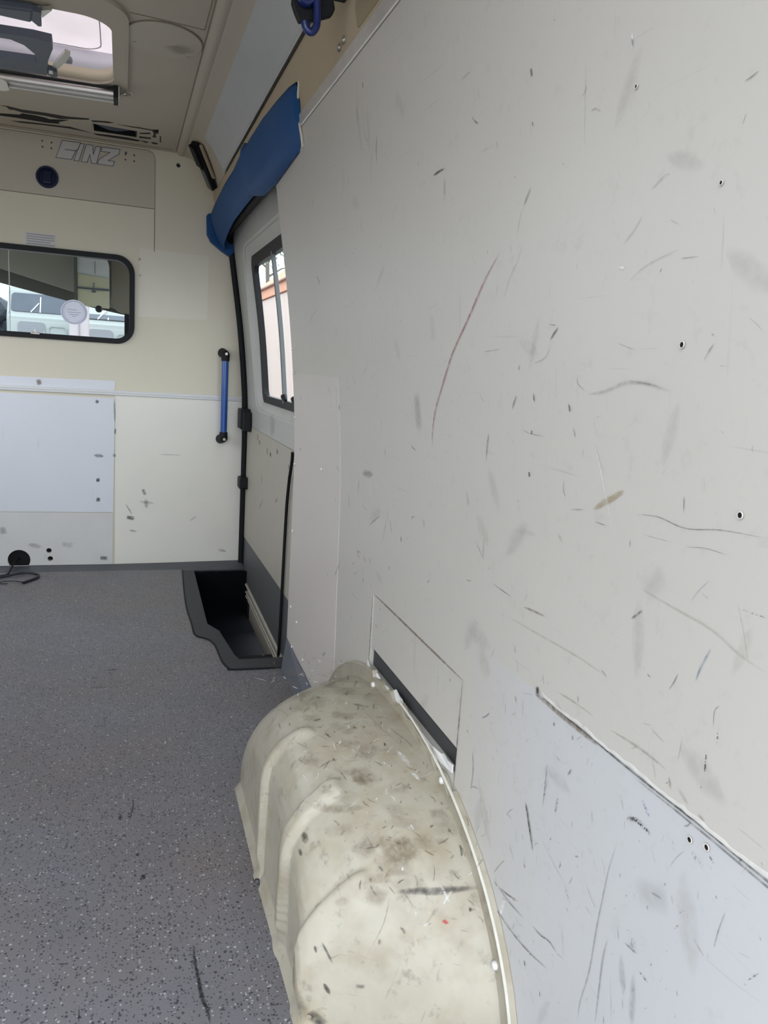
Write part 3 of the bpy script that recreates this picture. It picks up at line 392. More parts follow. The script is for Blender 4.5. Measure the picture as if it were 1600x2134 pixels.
for (y, z) in [(1.94, .69), (2.27, .80), (2.27, .66), (2.26, .455), (2.24, .22), (2.15, .20), (2.2, .105), (2.05, .12), (2.265, 1.0), (2.268, .93)]:
    bm = bmesh.new(); lathe(bm, [(.0045, 0), (.0042, -.002), (.002, -.0035), (0, -.0038)], (wx(z)-.002, y, z), 'x', 10); obj('rivet', bm, M_white, wall, smooth=50)

# ------------------------------------------------------------ upper lining, gutter, grey panel, roof
def strip(name, sec, y0, y1, m, th=.012, parent=None, out=(.6, .8), nseg=1, **k):
    """long extrusion along y of an open section [(x, z)...]"""
    bm = bmesh.new(); rows = []
    for i in range(nseg+1):
        y = y0+(y1-y0)*i/nseg
        rows.append(([bm.verts.new((x, y, z)) for x, z in sec], [bm.verts.new((x+out[0]*th, y, z+out[1]*th)) for x, z in sec]))
    for (a, a2), (b, b2) in zip(rows, rows[1:]):
        for i in range(len(sec)-1):
            bm.faces.new((a[i], a[i+1], b[i+1], b[i])); bm.faces.new((a2[i], b2[i], b2[i+1], a2[i+1]))
        bm.faces.new((a[0], b[0], b2[0], a2[0])); bm.faces.new((a[-1], a2[-1], b2[-1], b[-1]))
    for a, a2 in (rows[0], rows[-1]):
        for i in range(len(sec)-1): bm.faces.new((a[i], a[i+1], a2[i+1], a2[i]))
    return obj(name, bm, m, parent, smooth=30, **k)
tan = strip('trim_1', [(.401, 1.509), (.395, 1.56), (.386, 1.61), (.374, 1.662), (.382, 1.672)], Y0, YB, M_tan, kind='structure', label='tan lining strip above the white side wall')
strip('edge_tape', [(.3985, 1.5085), (.3965, 1.511), (.3935, 1.535), (.3950, 1.5365)], Y0, 2.45, mat('worn silver tape', (.60, .57, .53), .3, var=.35, vscale=18, metal=.25), .001, tan, label='worn pale metal edge tape along the wall top')
for y, z in ((1.541, 1.561), (1.573, 1.559)):
    bm = bmesh.new(); lathe(bm, [(.0075, .001), (.0072, -.002), (.0045, -.0015), (.0035, -.0035), (0, -.004)], (.3935, y, z), 'x', 14); obj('rivet', bm, M_screw, tan, smooth=50)
obj('recess_patch', plate(rrect(1.30, 1.455, 1.548, 1.59, .01), [], lambda y, z, d: (lerp([(1.509, .401), (1.56, .395), (1.61, .386), (1.662, .374)], z)-.0012+d, y, z), .0012, (1.56,)), mat('tan patch', (.33, .27, .175), .5, var=.1), tan)
grey = strip('overhead_panel', [(.3665, 1.662), (.3645, 1.668), (.3675, 1.674), (.345, 1.712), (.318, 1.752), (.300, 1.775), (.294, 1.780)], Y0, 3.20, M_greypanel, .006, tag=None) if False else None
grey = strip('overhead_panel', [(.3665, 1.662), (.3640, 1.669), (.3660, 1.676), (.345, 1.712), (.318, 1.752), (.298, 1.777), (.294, 1.783)], Y0, 3.20, M_greypanel, .006)
tag(grey, 'long glossy grey cover panel sloping between roof and tan lining', 'panel')
strip('gutter_gap', [(.3712, 1.6592), (.3728, 1.6635)], Y0, 3.20, M_black, .0005, grey, label='dark gap along the lower edge')
ends = strip('trim_2', [(.374, 1.663), (.378, 1.672), (.352, 1.716), (.325, 1.757), (.303, 1.783), (.285, 1.797), (.262, 1.8015), (.250, 1.806), (.240, 1.8035), (.228, 1.8065), (.218, 1.815)], Y0, YB, M_ceil, .02, kind='structure', label='beige roof edge moulding above the grey panel')
# roof with skylight opening and the torn vent slot
sky = rrect(-.670, -.030, 2.335, 2.872, .085, 8)
slot = [(-.113, 3.372), (.052, 3.388), (.052, 3.482), (-.108, 3.478)]
CX = -.35
ceilo = obj('ceiling', plate([(-.95, Y0), (.222, Y0), (.222, YB), (-.95, YB)], [rrect(-.690, -.010, 2.315, 2.892, .10, 8), slot], lambda x, y, d: (x, y, 1.815+d), .02), M_ceil, kind='structure', label='beige roof lining with a skylight opening')
bm = bmesh.new(); box(bm, (-.14, 3.35, 1.86), (.08, 3.52, 1.87)); box(bm, (-.14, 3.35, 1.8355), (-.12, 3.52, 1.86)); box(bm, (.06, 3.35, 1.8355), (.08, 3.52, 1.86)); box(bm, (-.12, 3.35, 1.8355), (.06, 3.365, 1.86)); box(bm, (-.12, 3.49, 1.8355), (.06, 3.51, 1.86)); box(bm, (-.112, 3.470, 1.8155), (.0515, 3.4765, 1.862)); box(bm, (.046, 3.388, 1.8155), (.0515, 3.476, 1.862)); obj('slot_backing', bm, M_black, ceilo)
bm = bmesh.new()
for k in range(5):
    tube(bm, spline([(-.12, 3.40+.015*k, 1.845), (-.05, 3.39+.017*k, 1.826), (.0, 3.42+.012*k, 1.832), (.06, 3.40+.016*k, 1.85)], 6), .004, 8)
obj('cables', bm, M_slate, ceilo, smooth=40, kind='stuff')
flk = {'dark': mat('torn adhesive', (.03, .026, .022), .8, var=.3, vscale=40), 'black': M_black}
for pts, t in FLAKES: obj('torn_patch', plate(pts, [], lambda x, y, d: (x, y, 1.8142+d), .0006), flk[t], ceilo)
obj('torn_patch', plate([(.052, 3.375), (.125, 3.385), (.12, 3.50), (.055, 3.49)], [], lambda x, y, d: (x, y, 1.8147+d), .0003), mat('bared lining', (.52, .46, .37), .7, var=.4, vscale=60), ceilo)
# roof seams (real shallow beads)
bm = bmesh.new()
for pts in ([(.015, 2.28, 1.8145), (.11, 2.287, 1.8145), (.205, 2.296, 1.8145), (.206, 2.10, 1.8145), (.206, 1.6, 1.8145)], [(-.9, 3.585, 1.8145), (.2, 3.585, 1.8145)], [(.214, 1.6, 1.8145), (.214, 3.6, 1.8145)]): tube(bm, pts, .0013, 6)
obj('seam', bm, mat('seam brown', (.22, .175, .12), .7, var=.1), ceilo)
# ------------------------------------------------------------ skylight
sl = empty('window_2', (-.35, 2.6, 1.815), kind='structure'); sl['label'] = 'roof skylight hatch of milky acrylic'
obj('frame', plate(rrect(-.712, .010, 2.20, 2.985, .12, 8), [rrect(-.672, -.028, 2.333, 2.874, .086, 8)], lambda x, y, d: (x, y, 1.806+d), .009), M_ceil, sl)
obj('frame_bead', plate(rrect(-.716, .014, 2.196, 2.989, .124, 8), [rrect(-.710, .008, 2.202, 2.983, .118, 8)], lambda x, y, d: (x, y, 1.8045+d), .010), M_ceil, sl)
def shaft(name, z0, z1, m, g=0.0, g1=0.0):
    bm = bmesh.new(); a = rrect(-.670-g, -.030+g, 2.335-g, 2.872+g, .085, 8); v0 = [bm.verts.new((x, y, z0)) for x, y in a]; v1 = [bm.verts.new((x, y, z1)) for x, y in rrect(-.670-g1, -.030+g1, 2.335-g1, 2.872+g1, .085, 8)]
    for i in range(len(a)): bm.faces.new((v0[i], v0[(i+1) % len(a)], v1[(i+1) % len(a)], v1[i]))
    o = obj(name, bm, m, sl, smooth=40); s = o.modifiers.new('t', 'SOLIDIFY'); s.thickness = .012; s.offset = 1; return o
shaft('shaft', 1.815, 1.850, mat('cream shaft', (.62, .55, .40), .5, var=.1), 0)
shaft('shaft', 1.850, 1.925, mat('white shaft', (.60, .61, .66), .4, var=.1), .004, .06)
M_milk = milkmat('milky acrylic', (.80, .755, .75), .50)
obj('pane', plate(rrect(-.75, .05, 2.20, 3.02, .10, 8), [], lambda x, y, d: (x, y, 1.925+d), .004), M_milk, sl)
obj('pane_groove', plate(rrect(-.634, -.066, 2.30, 2.925, .06, 8), [rrect(-.631, -.069, 2.303, 2.922, .057, 8)], lambda x, y, d: (x, y, 1.923+d), .002), mat('groove grey', (.45, .42, .42), .6, var=.1), sl)
S_ = (1.79-.95)/(1.84-.95)   # grips hang lower than the plane they were surveyed on
def gz(p): return (p[0]*S_, p[1]*S_)
g1 = obj('hatch_grip', plate([gz(p) for p in HANDLE1], [[gz(p) for p in HANDLE1H]], lambda x, y, d: (x, y, 1.782+d), .022), M_slate, sl, label='slate grey loop grip')
m_ = g1.modifiers.new('b', 'BEVEL'); m_.width = .004; m_.segments = 2; m_.limit_method = 'ANGLE'
g2 = obj('hatch_grip', plate([gz(p) for p in HANDLE2], [], lambda x, y, d: (x, y, 1.782+d), .022), M_slate, sl, label='slate grey bar grip')
m_ = g2.modifiers.new('b', 'BEVEL'); m_.width = .006; m_.segments = 2; m_.limit_method = 'ANGLE'
obj('latch_hook', plate([gz(p) for p in ARM1], [], lambda x, y, d: (x, y, 1.784+d), .014), M_slate, g1)
obj('latch_arm', plate([gz(p) for p in ARM1B], [], lambda x, y, d: (x, y, 1.792+d), .010), M_silver, g1, label='aluminium latch arm')
bm = bmesh.new(); lathe(bm, [(0, -.004), (.011, -.002), (.013, .006), (.010, .014), (0, .016)], (KNOB1[0]*S_, KNOB1[1]*S_, 1.80), 'z', 16); obj('latch_knob', bm, mat('grey knob', (.25, .26, .28), .4, var=.1), g1, smooth=40)
bm = bmesh.new(); lathe(bm, [(0, -.003), (.006, -.003), (.006, .004)], (-.208, 2.745, 1.780), 'z', 12); obj('latch_pin', bm, M_white, g1, smooth=40)
obj('latch_hook', plate([gz(p) for p in ARM2], [], lambda x, y, d: (x, y, 1.784+d), .014), M_slate, g2)
obj('latch_arm', plate([gz(p) for p in ARM2B], [], lambda x, y, d: (x, y, 1.792+d), .010), M_silver, g2, label='aluminium latch arm')
# roller blind
rb = empty('roller_blind', (-.35, 2.95, 1.79)); tag(rb, 'silver roller blind tube mounted along the far edge of the skylight', 'blind')
bm = bmesh.new(); tube(bm, [(-.70, 2.915, 1.786), (-.028, 2.872, 1.786)], .013, 16); tube(bm, [(-.70, 2.948, 1.784), (-.028, 2.905, 1.784)], .016, 16); obj('tube', bm, M_silver, rb, smooth=40)
bm = bmesh.new(); tube(bm, [(-.70, 2.893, 1.798), (-.024, 2.853, 1.798)], .004, 8); obj('rail', bm, M_blackpl, rb)
bm = bmesh.new(); box(bm, (-.030, 2.845, 1.768), (-.016, 2.93, 1.806), .002); obj('end_cap', bm, M_blackpl, rb)
bm = bmesh.new(); box(bm, (-.016, 2.848, 1.770), (-.010, 2.928, 1.806), .002); obj('end_cap', bm, M_silver, rb, label='silver end plate')
bm = bmesh.new(); tube(bm, spline([(-.012, 2.88, 1.79), (.008, 2.87, 1.792), (.02, 2.885, 1.795), (.010, 2.90, 1.795), (-.01, 2.895, 1.792)], 5), .0035, 8); obj('clip', bm, M_screw, rb, smooth=40)
obj('bracket', plate(rrect(-.44, -.345, 2.84, 2.95, .03), [], lambda x, y, d: (x, y, 1.762+d), .004), M_creamw, rb, label='cream mounting bracket')
bm = bmesh.new(); lathe(bm, [(0, -.002), (.004, -.003), (.008, -.001), (.009, .002)], (-.375, 2.86, 1.760), 'z', 14); obj('screw', bm, M_blackpl, rb, smooth=40)
# round cover plate in the roof
lc = empty('roof_cover_plate', (.105, 2.415, 1.815)); tag(lc, 'flat oval cover plate with screws in the roof beside the skylight', 'cover plate')
E_ = circ(.105, 2.415, .104, 40, .118)
obj('plate', plate(E_, [], lambda x, y, d: (x, y, 1.8105+d), .0045), mat('cover plate paint', (.49, .435, .35), .5, var=.12), lc)
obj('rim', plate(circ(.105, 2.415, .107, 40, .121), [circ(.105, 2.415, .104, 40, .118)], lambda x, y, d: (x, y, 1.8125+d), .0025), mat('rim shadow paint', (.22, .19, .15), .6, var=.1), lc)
for x, y in ((.03, 2.46), (.10, 2.335), (.178, 2.50)):
    bm = bmesh.new(); lathe(bm, [(0, -.001), (.0045, -.0015), (.005, .001)], (x, y, 1.8105), 'z', 12); obj('screw', bm, M_screw, lc, smooth=40)
marks('stain', [([(.14, 2.44), (.165, 2.465)], .05, 'dark', .3)], lambda x, y: (x, y, 1.8098), lc)

# ------------------------------------------------------------ bulkhead
def onb(off=0.0): return lambda x, z, d=0: (x, YB-off+d, z)
wo = rrect(-.75, .050, .997, 1.370, .075, 8)
bulk = obj('wall_front', plate([(-1.25, 0)]+[(wx(z)+DO-.003, z) for z in (0, .45, .7, .83, .95, 1.04, 1.1, 1.17, 1.25, 1.33, 1.43)]+[(.44, 1.56), (.40, 1.9), (-1.25, 1.9)], [rrect(-.742, .042, 1.005, 1.362, .068, 8), circ(-.430, .031, .047, 24), circ(-.308, .072, .0115, 14), circ(-.303, .035, .0115, 14), circ(.226, 1.767, .0095, 14)],
           onb(), .02), M_cream, kind='structure', label='cream bulkhead wall with a wide window')
bm = bmesh.new(); box(bm, (-.50, YB+.03, -.05), (-.27, YB+.05, .12)); box(bm, (.19, YB+.03, 1.73), (.26, YB+.05, 1.80)); obj('hole_backing', bm, M_black, bulk)
obj('upper_plate', plate([(-.83, 1.577), (.129, 1.577), (.129, 1.775), (.122, 1.797), (.104, 1.807), (-.83, 1.807)], [], onb(.0025), .0025), mat('upper plate paint', (.53, .485, .395), .45, var=.1, vscale=3), bulk, label='flat beige upper cover plate')
bm = bmesh.new()
tube(bm, [(-.9, YB-.001, 1.576), (.128, YB-.001, 1.576)], .0016, 6); tube(bm, [(.1295, YB-.001, 1.40), (.1295, YB-.001, 1.775), (.122, YB-.001, 1.798), (.104, YB-.001, 1.808), (-.9, YB-.001, 1.808)], .0014, 6)
obj('seam', bm, mat('seam line', (.20, .17, .12), .7, var=.1), bulk)
obj('lower_panel', plate([(-1.2, .252), (-.038, .248), (-.030, .760), (-1.2, .765)], [], onb(.004), .004), M_bwhite, bulk, label='bluish white lower panel')
obj('lower_panel', plate([(-1.2, .005), (-.040, .005), (-.038, .245), (-1.2, .249)], [circ(-.430, .031, .046, 24), circ(-.308, .072, .0113, 14), circ(-.303, .035, .0113, 14)], onb(.0035), .0035), mat('grey white panel', (.68, .68, .67), .45, var=.14, vscale=6, scr=.3, scrcol=(.3, .3, .3)), bulk, label='greyish bottom panel with round cable holes')
obj('lower_panel', plate([(-.030, .005), (.545, .005), (.535, .775), (-.030, .775)], [], onb(.0020), .0020), M_creamw, bulk, label='creamy white lower panel')
obj('lower_panel', plate([(-1.2, .796), (-.034, .792), (-.030, .836), (-.5, .832), (-1.2, .850)], [], onb(.0015), .0015), M_bwhite, bulk)
tr = strip('trim_3', [(0, 0), (0, 1)], 0, 1, M_white) if False else None
bm = bmesh.new(); box(bm, (-1.2, YB-.010, .7735), (.56, YB-.0005, .795), .003); box(bm, (-1.2, YB-.013, .7835), (.56, YB-.008, .791), .0015)
obj('trim_3', bm, mat('white edge strip', (.70, .71, .72), .35, var=.08), kind='structure', label='narrow white trim strip across the bulkhead')
marks('scuff_marks', [(p, w, t, o) for p, w, t, o in BMARK if t != 'yellow' and w > .003], lambda x, z: (x, YB-.0048, z), bulk, kind='stuff')
obj('paint_patch', plate([(.062, 1.12), (.36, 1.13), (.362, 1.405), (.07, 1.41)], [], onb(.0004), .0004), mat('repainted patch', (.715, .682, .58), .42, var=.1, vscale=5), bulk, label='slightly greyer repainted patch')
# emblem letters on the plate
em = empty('emblem', (-.125, YB-.003, 1.74)); tag(em, 'outlined grey BINZ lettering on the upper bulkhead plate', 'emblem')
M_let = mat('letter grey', (.54, .53, .51), .4, var=.05); M_out = mat('letter outline', (.07, .08, .12), .5, var=.05)
def grow(P_, g):
    n = len(P_); A_ = sum(P_[i][0]*P_[(i+1) % n][1]-P_[(i+1) % n][0]*P_[i][1] for i in range(n)); s = 1 if A_ > 0 else -1; out = []
    for i in range(n):
        p, a, b = Vector(P_[i]), Vector(P_[i-1]), Vector(P_[(i+1) % n]); e1 = (p-a).normalized(); e2 = (b-p).normalized()
        n1 = Vector((e1.y, -e1.x))*s; n2 = Vector((e2.y, -e2.x))*s; q = n1+n2
        out.append(tuple(p+q.normalized()*g/max(.45, (q.length/2)))) if q.length > 1e-6 else out.append(tuple(p))
    return out
def stroke(P_, w=.0019, closed=True):
    bm = bmesh.new(); n = len(P_)
    for i in range(n if closed else n-1):
        p, q = Vector(P_[i]), Vector(P_[(i+1) % n]); t = (q-p).normalized(); s_ = Vector((-t.y, t.x))*w/2; p = p-t*w/2; q = q+t*w/2
        plate([tuple(p-s_), tuple(q-s_), tuple(q+s_), tuple(p+s_)], [], onb(.0050), .0012, bm=bm)
    return bm
for ch, P_ in LOGO.items():
    if ch == 'B': P_ = [P_[0], P_[2], P_[3], P_[4], P_[6], P_[7], P_[8]]
    lo = obj('letter', plate(P_, [], onb(.0042), .0012), M_let, em)
    obj('outline', stroke(P_), M_out, lo)
    if ch == 'B': obj('outline', stroke([LOGO['B'][5], (LOGO['B'][4][0], LOGO['B'][4][1]-.003)], .0026, False), M_out, lo)
bm = bmesh.new(); lathe(bm, [(.0045, 0), (.0045, -.001), (0, -.001)], (.012, YB-.0030, 1.785), 'y', 14); obj('registered_dot', bm, M_out, em)
for x, z in LOGO_DOTS:
    bm = bmesh.new(); lathe(bm, [(.0042, .001), (.0035, -.0005), (0, -.0008)], (x, YB-.0026, z), 'y', 10); obj('rivet_hole', bm, mat('brown hole', (.10, .07, .05), .7, var=.1) if 'brown hole' not in bpy.data.materials else bpy.data.materials['brown hole'], bulk)
# blue round port
bp_ = empty('round_vent', (-.294, YB-.003, 1.647)); tag(bp_, 'dark blue round vent below the lettering on the bulkhead', 'vent')
bm = bmesh.new(); lathe(bm, [(.043, 0), (.043, -.006), (.040, -.009), (.036, -.009), (.034, -.004), (.033, -.003)], (-.294, YB-.003, 1.647), 'y', 32); obj('ring', bm, mat('navy plastic', (.008, .014, .06), .35, var=.1, spec=.3), bp_, smooth=40)
bm = bmesh.new(); lathe(bm, [(.034, -.003), (.02, -.005), (0, -.006)], (-.294, YB-.003, 1.647), 'y', 32); obj('face', bm, mat('deep navy', (.006, .010, .035), .5, spec=.2, var=.1), bp_, smooth=40)
bm = bmesh.new(); box(bm, (-.312, YB-.013, 1.618), (-.276, YB-.007, 1.672), .003); obj('flap', bm, mat('navy flap', (.007, .011, .04), .5, spec=.2, var=.1), bp_)
bm = bmesh.new(); box(bm, (-.308, YB-.016, 1.624), (-.280, YB-.012, 1.628), .001); obj('tab', bm, mat('navy tab', (.03, .04, .10), .3, var=.1), bp_)
# paper notice above the window
nt_ = obj('notice_label', plate([(-.382, 1.3735), (-.264, 1.3735), (-.264, 1.425), (-.382, 1.425)], [], onb(.0012), .0012), mat('label paper', (.62, .61, .60), .5, var=.05)); tag(nt_, 'small pale printed notice above the bulkhead window', 'label')
for k in range(5):
    bm = bmesh.new(); z = 1.418-.0095*k; box(bm, (-.376, YB-.0016, z-.0028), (-.270 if k != 3 else -.285, YB-.0010, z+.0022)); obj('text_line', bm, mat('faded print', (.38, .38, .40), .6, var=.2, vscale=300) if k == 0 else bpy.data.materials['faded print'], nt_)
# bulkhead window
w1 = empty('window_1', (-.35, YB, 1.18), kind='structure'); w1['label'] = 'wide rubber-framed bulkhead window looking into the cab'
fr = obj('frame', plate(wo, [rrect(-.728, .028, 1.019, 1.348, .058, 8)], lambda x, z, d: (x, YB-.014+d, z), .05), M_blackpl, w1); m_ = fr.modifiers.new('b', 'BEVEL'); m_.width = .005; m_.segments = 3; m_.limit_method = 'ANGLE'
obj('pane', plate(rrect(-.735, .035, 1.012, 1.355, .06, 8), [], lambda x, z, d: (x, YB+.012+d, z), .003), M_glass2, w1)
bm = bmesh.new(); box(bm, (-.447, YB+.006, 1.02), (-.4435, YB+.011, 1.348)); obj('pane_edge', bm, mat('glass edge', (.28, .32, .30), .2, var=.05), w1)
bm = bmesh.new(); box(bm, (-.365, YB-.018, 1.012), (-.330, YB-.008, 1.022), .002); tube(bm, [(-.348, YB-.012, 1.02), (-.348, YB-.012, 1.034)], .0035, 8); tube(bm, [(-.313, YB-.010, 1.018), (-.313, YB-.010, 1.027)], .0028, 8); obj('latch', bm, M_screw, w1, smooth=40)
bm = bmesh.new(); lathe(bm, [(.015, .012), (.014, -.002), (.009, -.010), (0, -.011)], (-.097, YB, 1.139), 'y', 16); obj('suction_cup', bm, M_blackpl, w1, smooth=50)
st = obj('sticker', plate(circ(-.196, 1.117, .054, 36, .052), [], lambda x, z, d: (x, YB+.010+d, z), .001), mat('sticker film', (.80, .83, .95), .4, var=.1), w1, label='oval pale lavender sticker with a printed blue ring')
obj('print_ring', plate(circ(-.196, 1.117, .049, 36, .047), [circ(-.196, 1.117, .0465, 36, .0445)], lambda x, z, d: (x, YB+.0094+d, z), .0004), mat('ring print', (.33, .35, .58), .5, var=.2, vscale=300), st)
bm = bmesh.new()
for k in range(26):
    a = R(-70+k*9.5) if k < 14 else R(150+(k-14)*8); cx_, cz_ = -.196+.0415*math.cos(a), 1.117+.0395*math.sin(a); box(bm, (cx_-.0013, YB+.0092, cz_-.0013), (cx_+.0013, YB+.0096, cz_+.0013))
for (x0, x1, z) in ((-.225, -.185, 1.127), (-.222, -.170, 1.116), (-.215, -.178, 1.107), (-.205, -.19, 1.100)): box(bm, (x0, YB+.0092, z-.0012), (x1, YB+.0096, z+.0012))
obj('print', bm, mat('sticker print', (.40, .42, .62), .5, var=.2, vscale=200), st, kind='stuff')
# black plug behind the large cable hole, cable on the floor
cb = empty('loose_cable', (-.40, 3.47, 0)); tag(cb, 'dark loose cable curled on the floor below the round bulkhead hole', 'cable')
bm = bmesh.new(); tube(bm, spline([(-.75, 3.36, .006), (-.60, 3.40, .006), (-.48, 3.435, .008), (-.40, 3.475, .012), (-.345, 3.468, .008), (-.335, 3.43, .006), (-.36, 3.38, .006), (-.385, 3.345, .006)], 6), .0055, 8); obj('sheath', bm, mat('navy cable', (.012, .013, .022), .5, var=.1), cb, smooth=50)
bm = bmesh.new(); tube(bm, spline([(-.385, 3.345, .006), (-.40, 3.37, .004), (-.44, 3.385, .004), (-.47, 3.37, .004), (-.465, 3.345, .004), (-.44, 3.342, .004)], 6), .0016, 6); obj('wire', bm, M_blackpl, cb, smooth=50)
bm = bmesh.new(); tube(bm, spline([(-.52, 3.45, .006), (-.46, 3.47, .008), (-.45, 3.55, .02), (-.44, 3.61, .03), (-.43, 3.66, .03)], 6), .004, 8); obj('sheath', bm, M_blackpl, cb, smooth=50)
# grab handle
gh = empty('grab_handle', (.44, YB, .79)); tag(gh, 'blue upright grab handle with black end brackets on the bulkhead', 'grab handle')
bm = bmesh.new(); tube(bm, [(.441, YB-.045, .615), (.441, YB-.045, .975)], .0150, 18); obj('tube', bm, M_bluebr, gh, smooth=40)
for z, s in ((.985, 1), (.600, -1)):
    bm = bmesh.new(); tube(bm, [(.441, YB-.045, z-s*.032), (.441, YB-.045, z-s*.012), (.441, YB-.044, z), (.441, YB-.040, z+s*.010)], [.018, .019, .019, .012], 16)
    tube(bm, [(.441, YB-.042, z-s*.002), (.432, YB-.002, z+s*.004)], [.018, .022], 14); br = obj('bracket', bm, M_blackpl, gh, smooth=40)
    bm = bmesh.new(); lathe(bm, [(.007, 0), (.006, -.002), (0, -.002)], (.443, YB-.062, z), 'y', 12); obj('screw', bm, M_screw, br)

# ------------------------------------------------------------ floor and step well
well = [(.300, 2.40), (.470, 2.40), (.470, 2.30), (.62, 2.30), (.62, 3.46), (.285, 3.46), (.275, 3.0), (.285, 2.70)]
well = [(.297, 2.74), (.330, 2.66), (.352, 2.42), (.362, 2.375), (.62, 2.375), (.62, 3.485), (.312, 3.485)]
fl = obj('floor', plate([(-1.25, Y0), (.62, Y0), (.62, YB), (-1.25, YB)], [well], lambda x, y, d: (x, y, -d), .025), M_floor, kind='structure', label='grey speckled vinyl floor')
bord = [(.262, 3.50), (.240, 3.02), (.242, 2.75), (.245, 2.63), (.283, 2.58), (.300, 2.52), (.306, 2.38), (.318, 2.315), (.335, 2.297), (.497, 2.285), (.56, 2.29), (.56, 2.375), (.362, 2.375), (.352, 2.42), (.330, 2.66), (.297, 2.74), (.312, 3.485), (.545, 3.485), (.545, 3.50)]
obj('rubber_border', plate(bord, [], lambda x, y, d: (x, y, .004-d), .006), M_rubber, fl, label='dark rubber border round the step well')
bm = bmesh.new(); tube(bm, spline([(.262, 3.50, .003), (.240, 3.02, .003), (.242, 2.75, .003), (.245, 2.63, .003), (.283, 2.58, .003), (.300, 2.52, .003), (.306, 2.38, .003), (.318, 2.315, .003), (.335, 2.297, .003), (.52, 2.287, .003)], 5), .0028, 6); obj('border_edge', bm, M_black, fl)
ws = empty('step_well', (.45, 2.9, -.3), kind='structure'); ws['label'] = 'black step well inside the sliding door'
bm = bmesh.new(); box(bm, (.27, 2.36, -.31), (.63, 3.48, -.30)); obj('well_floor', bm, M_pit, ws)
bm = bmesh.new(); box(bm, (.30, 2.376, -.17), (.55, 2.80, -.15), .004); obj('step_mat', bm, mat('step mat', (.022, .023, .026), .8, var=.3, vscale=30), ws)
bm = bmesh.new(); box(bm, (.285, 2.36, -.30), (.297, 3.48, -.0255)); box(bm, (.285, 2.363, -.30), (.63, 2.375, -.0255)); box(bm, (.285, 3.474, -.30), (.63, 3.484, -.002)); obj('well_lining', bm, M_pit, ws)
marks('floor_marks', FMARK, lambda x, y: (x, y, .0006), fl, kind='stuff')
# upstands
bm = bmesh.new()
for i in range(2): pass
v = [bm.verts.new(p) for p in ((.470, 1.70, .001), (.482, 2.285, .001), (.495, 2.285, .105), (.495, 1.70, .065), (.4975, 1.70, .06), (.4975, 2.285, .10))]
bm.faces.new((v[0], v[1], v[2], v[3])); bm.faces.new((v[3], v[2], v[5], v[4])); obj('baseboard_right', bm, M_skirt, kind='structure', label='grey vinyl upstand at the foot of the side wall').modifiers.new('s', 'SOLIDIFY').thickness = .002
bm = bmesh.new(); v = [bm.verts.new(p) for p in ((-1.2, 3.545, .001), (.30, 3.525, .001), (.545, 3.52, .001), (.545, YB-.005, .014), (.2, YB-.005, .008), (-.2, YB-.005, .004), (-1.2, YB-.005, .002))]
bm.faces.new(v); obj('baseboard_front', bm, mat('grey dark upstand', (.085, .09, .105), .55, var=.3, vscale=10), kind='structure', label='dark grey vinyl edge at the foot of the bulkhead').modifiers.new('s', 'SOLIDIFY').thickness = -.001

# ------------------------------------------------------------ sliding door on the right
d1 = empty('door_1', (.55, 2.95, 0), kind='structure'); d1['label'] = 'sliding side door with a narrow tall window'
def ond(off=0.0): return lambda y, z, d=0: (wx(z)+DO-off+d, y, z)
ZD = ZC
frame_o = [(2.2, .668), (3.66, .668), (3.66, 1.56), (2.2, 1.56)]
win = rrect(2.40, 3.345, .765, 1.412, .09, 8)
obj('door_frame', plate(frame_o, [win], ond(.0), .012, ZD+[1.44, 1.5]), M_doorw, d1, smooth=30, label='painted grey-white upper door frame')
# reveal funnel from frame to glass rubber
inner = rrect(2.43, 3.305, .800, 1.372, .05, 8)
bm = bmesh.new(); a = [bm.verts.new(ond(-.002)(y, z)) for y, z in win]; b = [bm.verts.new(ond(-.030)(y, z)) for y, z in inner]; a0 = [bm.verts.new(ond(.003)(y+(.012 if y > 2.9 else -.012), z+(.012 if z > 1.1 else -.012))) for y, z in win]
for i in range(len(a)):
    j = (i+1) % len(a); bm.faces.new((a[i], a[j], b[j], b[i])); bm.faces.new((a0[i], a0[j], a[j], a[i]))
obj('window_reveal', bm, M_doorw, d1, smooth=50)
obj('window_rubber', plate(rrect(2.42, 3.315, .792, 1.380, .05, 8), [rrect(2.44, 3.262, .822, 1.338, .03, 8)], ond(-.022), .02, ZD), M_blackpl, d1)
obj('window_pane', plate(rrect(2.43, 3.28, .81, 1.35, .03, 8), [], ond(-.036), .003, ZD), M_glass, d1)
bm = bmesh.new(); rows = []
for i in range(25):
    z = .812+.0223*i; x = wx(z)+DO; rows.append([bm.verts.new(q) for q in ((x+.020, 2.840, z), (x+.020, 2.860, z), (x+.034, 2.860, z), (x+.034, 2.840, z))])
for a, b in zip(rows, rows[1:]):
    for k in range(4): bm.faces.new((a[k], a[(k+1) % 4], b[(k+1) % 4], b[k]))
bm.faces.new(rows[0]); bm.faces.new(rows[-1])
obj('window_post', bm, mat('post grey', (.12, .13, .14), .4, var=.1), d1)
for y in (2.80, 2.62):
    bm = bmesh.new(); tube(bm, [(.560, y+.02, .828), (.558, y+.006, .838), (.558, y-.012, .838), (.560, y-.028, .826)], [.006, .011, .011, .006], 10); obj('window_catch', bm, M_blackpl, d1, smooth=50)
obj('lower_board', plate([(2.2, .668), (2.2, .148), (3.66, .138), (3.66, .668)], [], ond(.002), .01, ZD), M_doorc, d1, label='cream lower door board')
bm = bmesh.new(); tube(bm, [(.553, 2.5, .668), (.553, 3.6, .667)], .0022, 6); obj('board_seam', bm, mat('seam dark', (.12, .11, .09), .7, var=.1), d1)
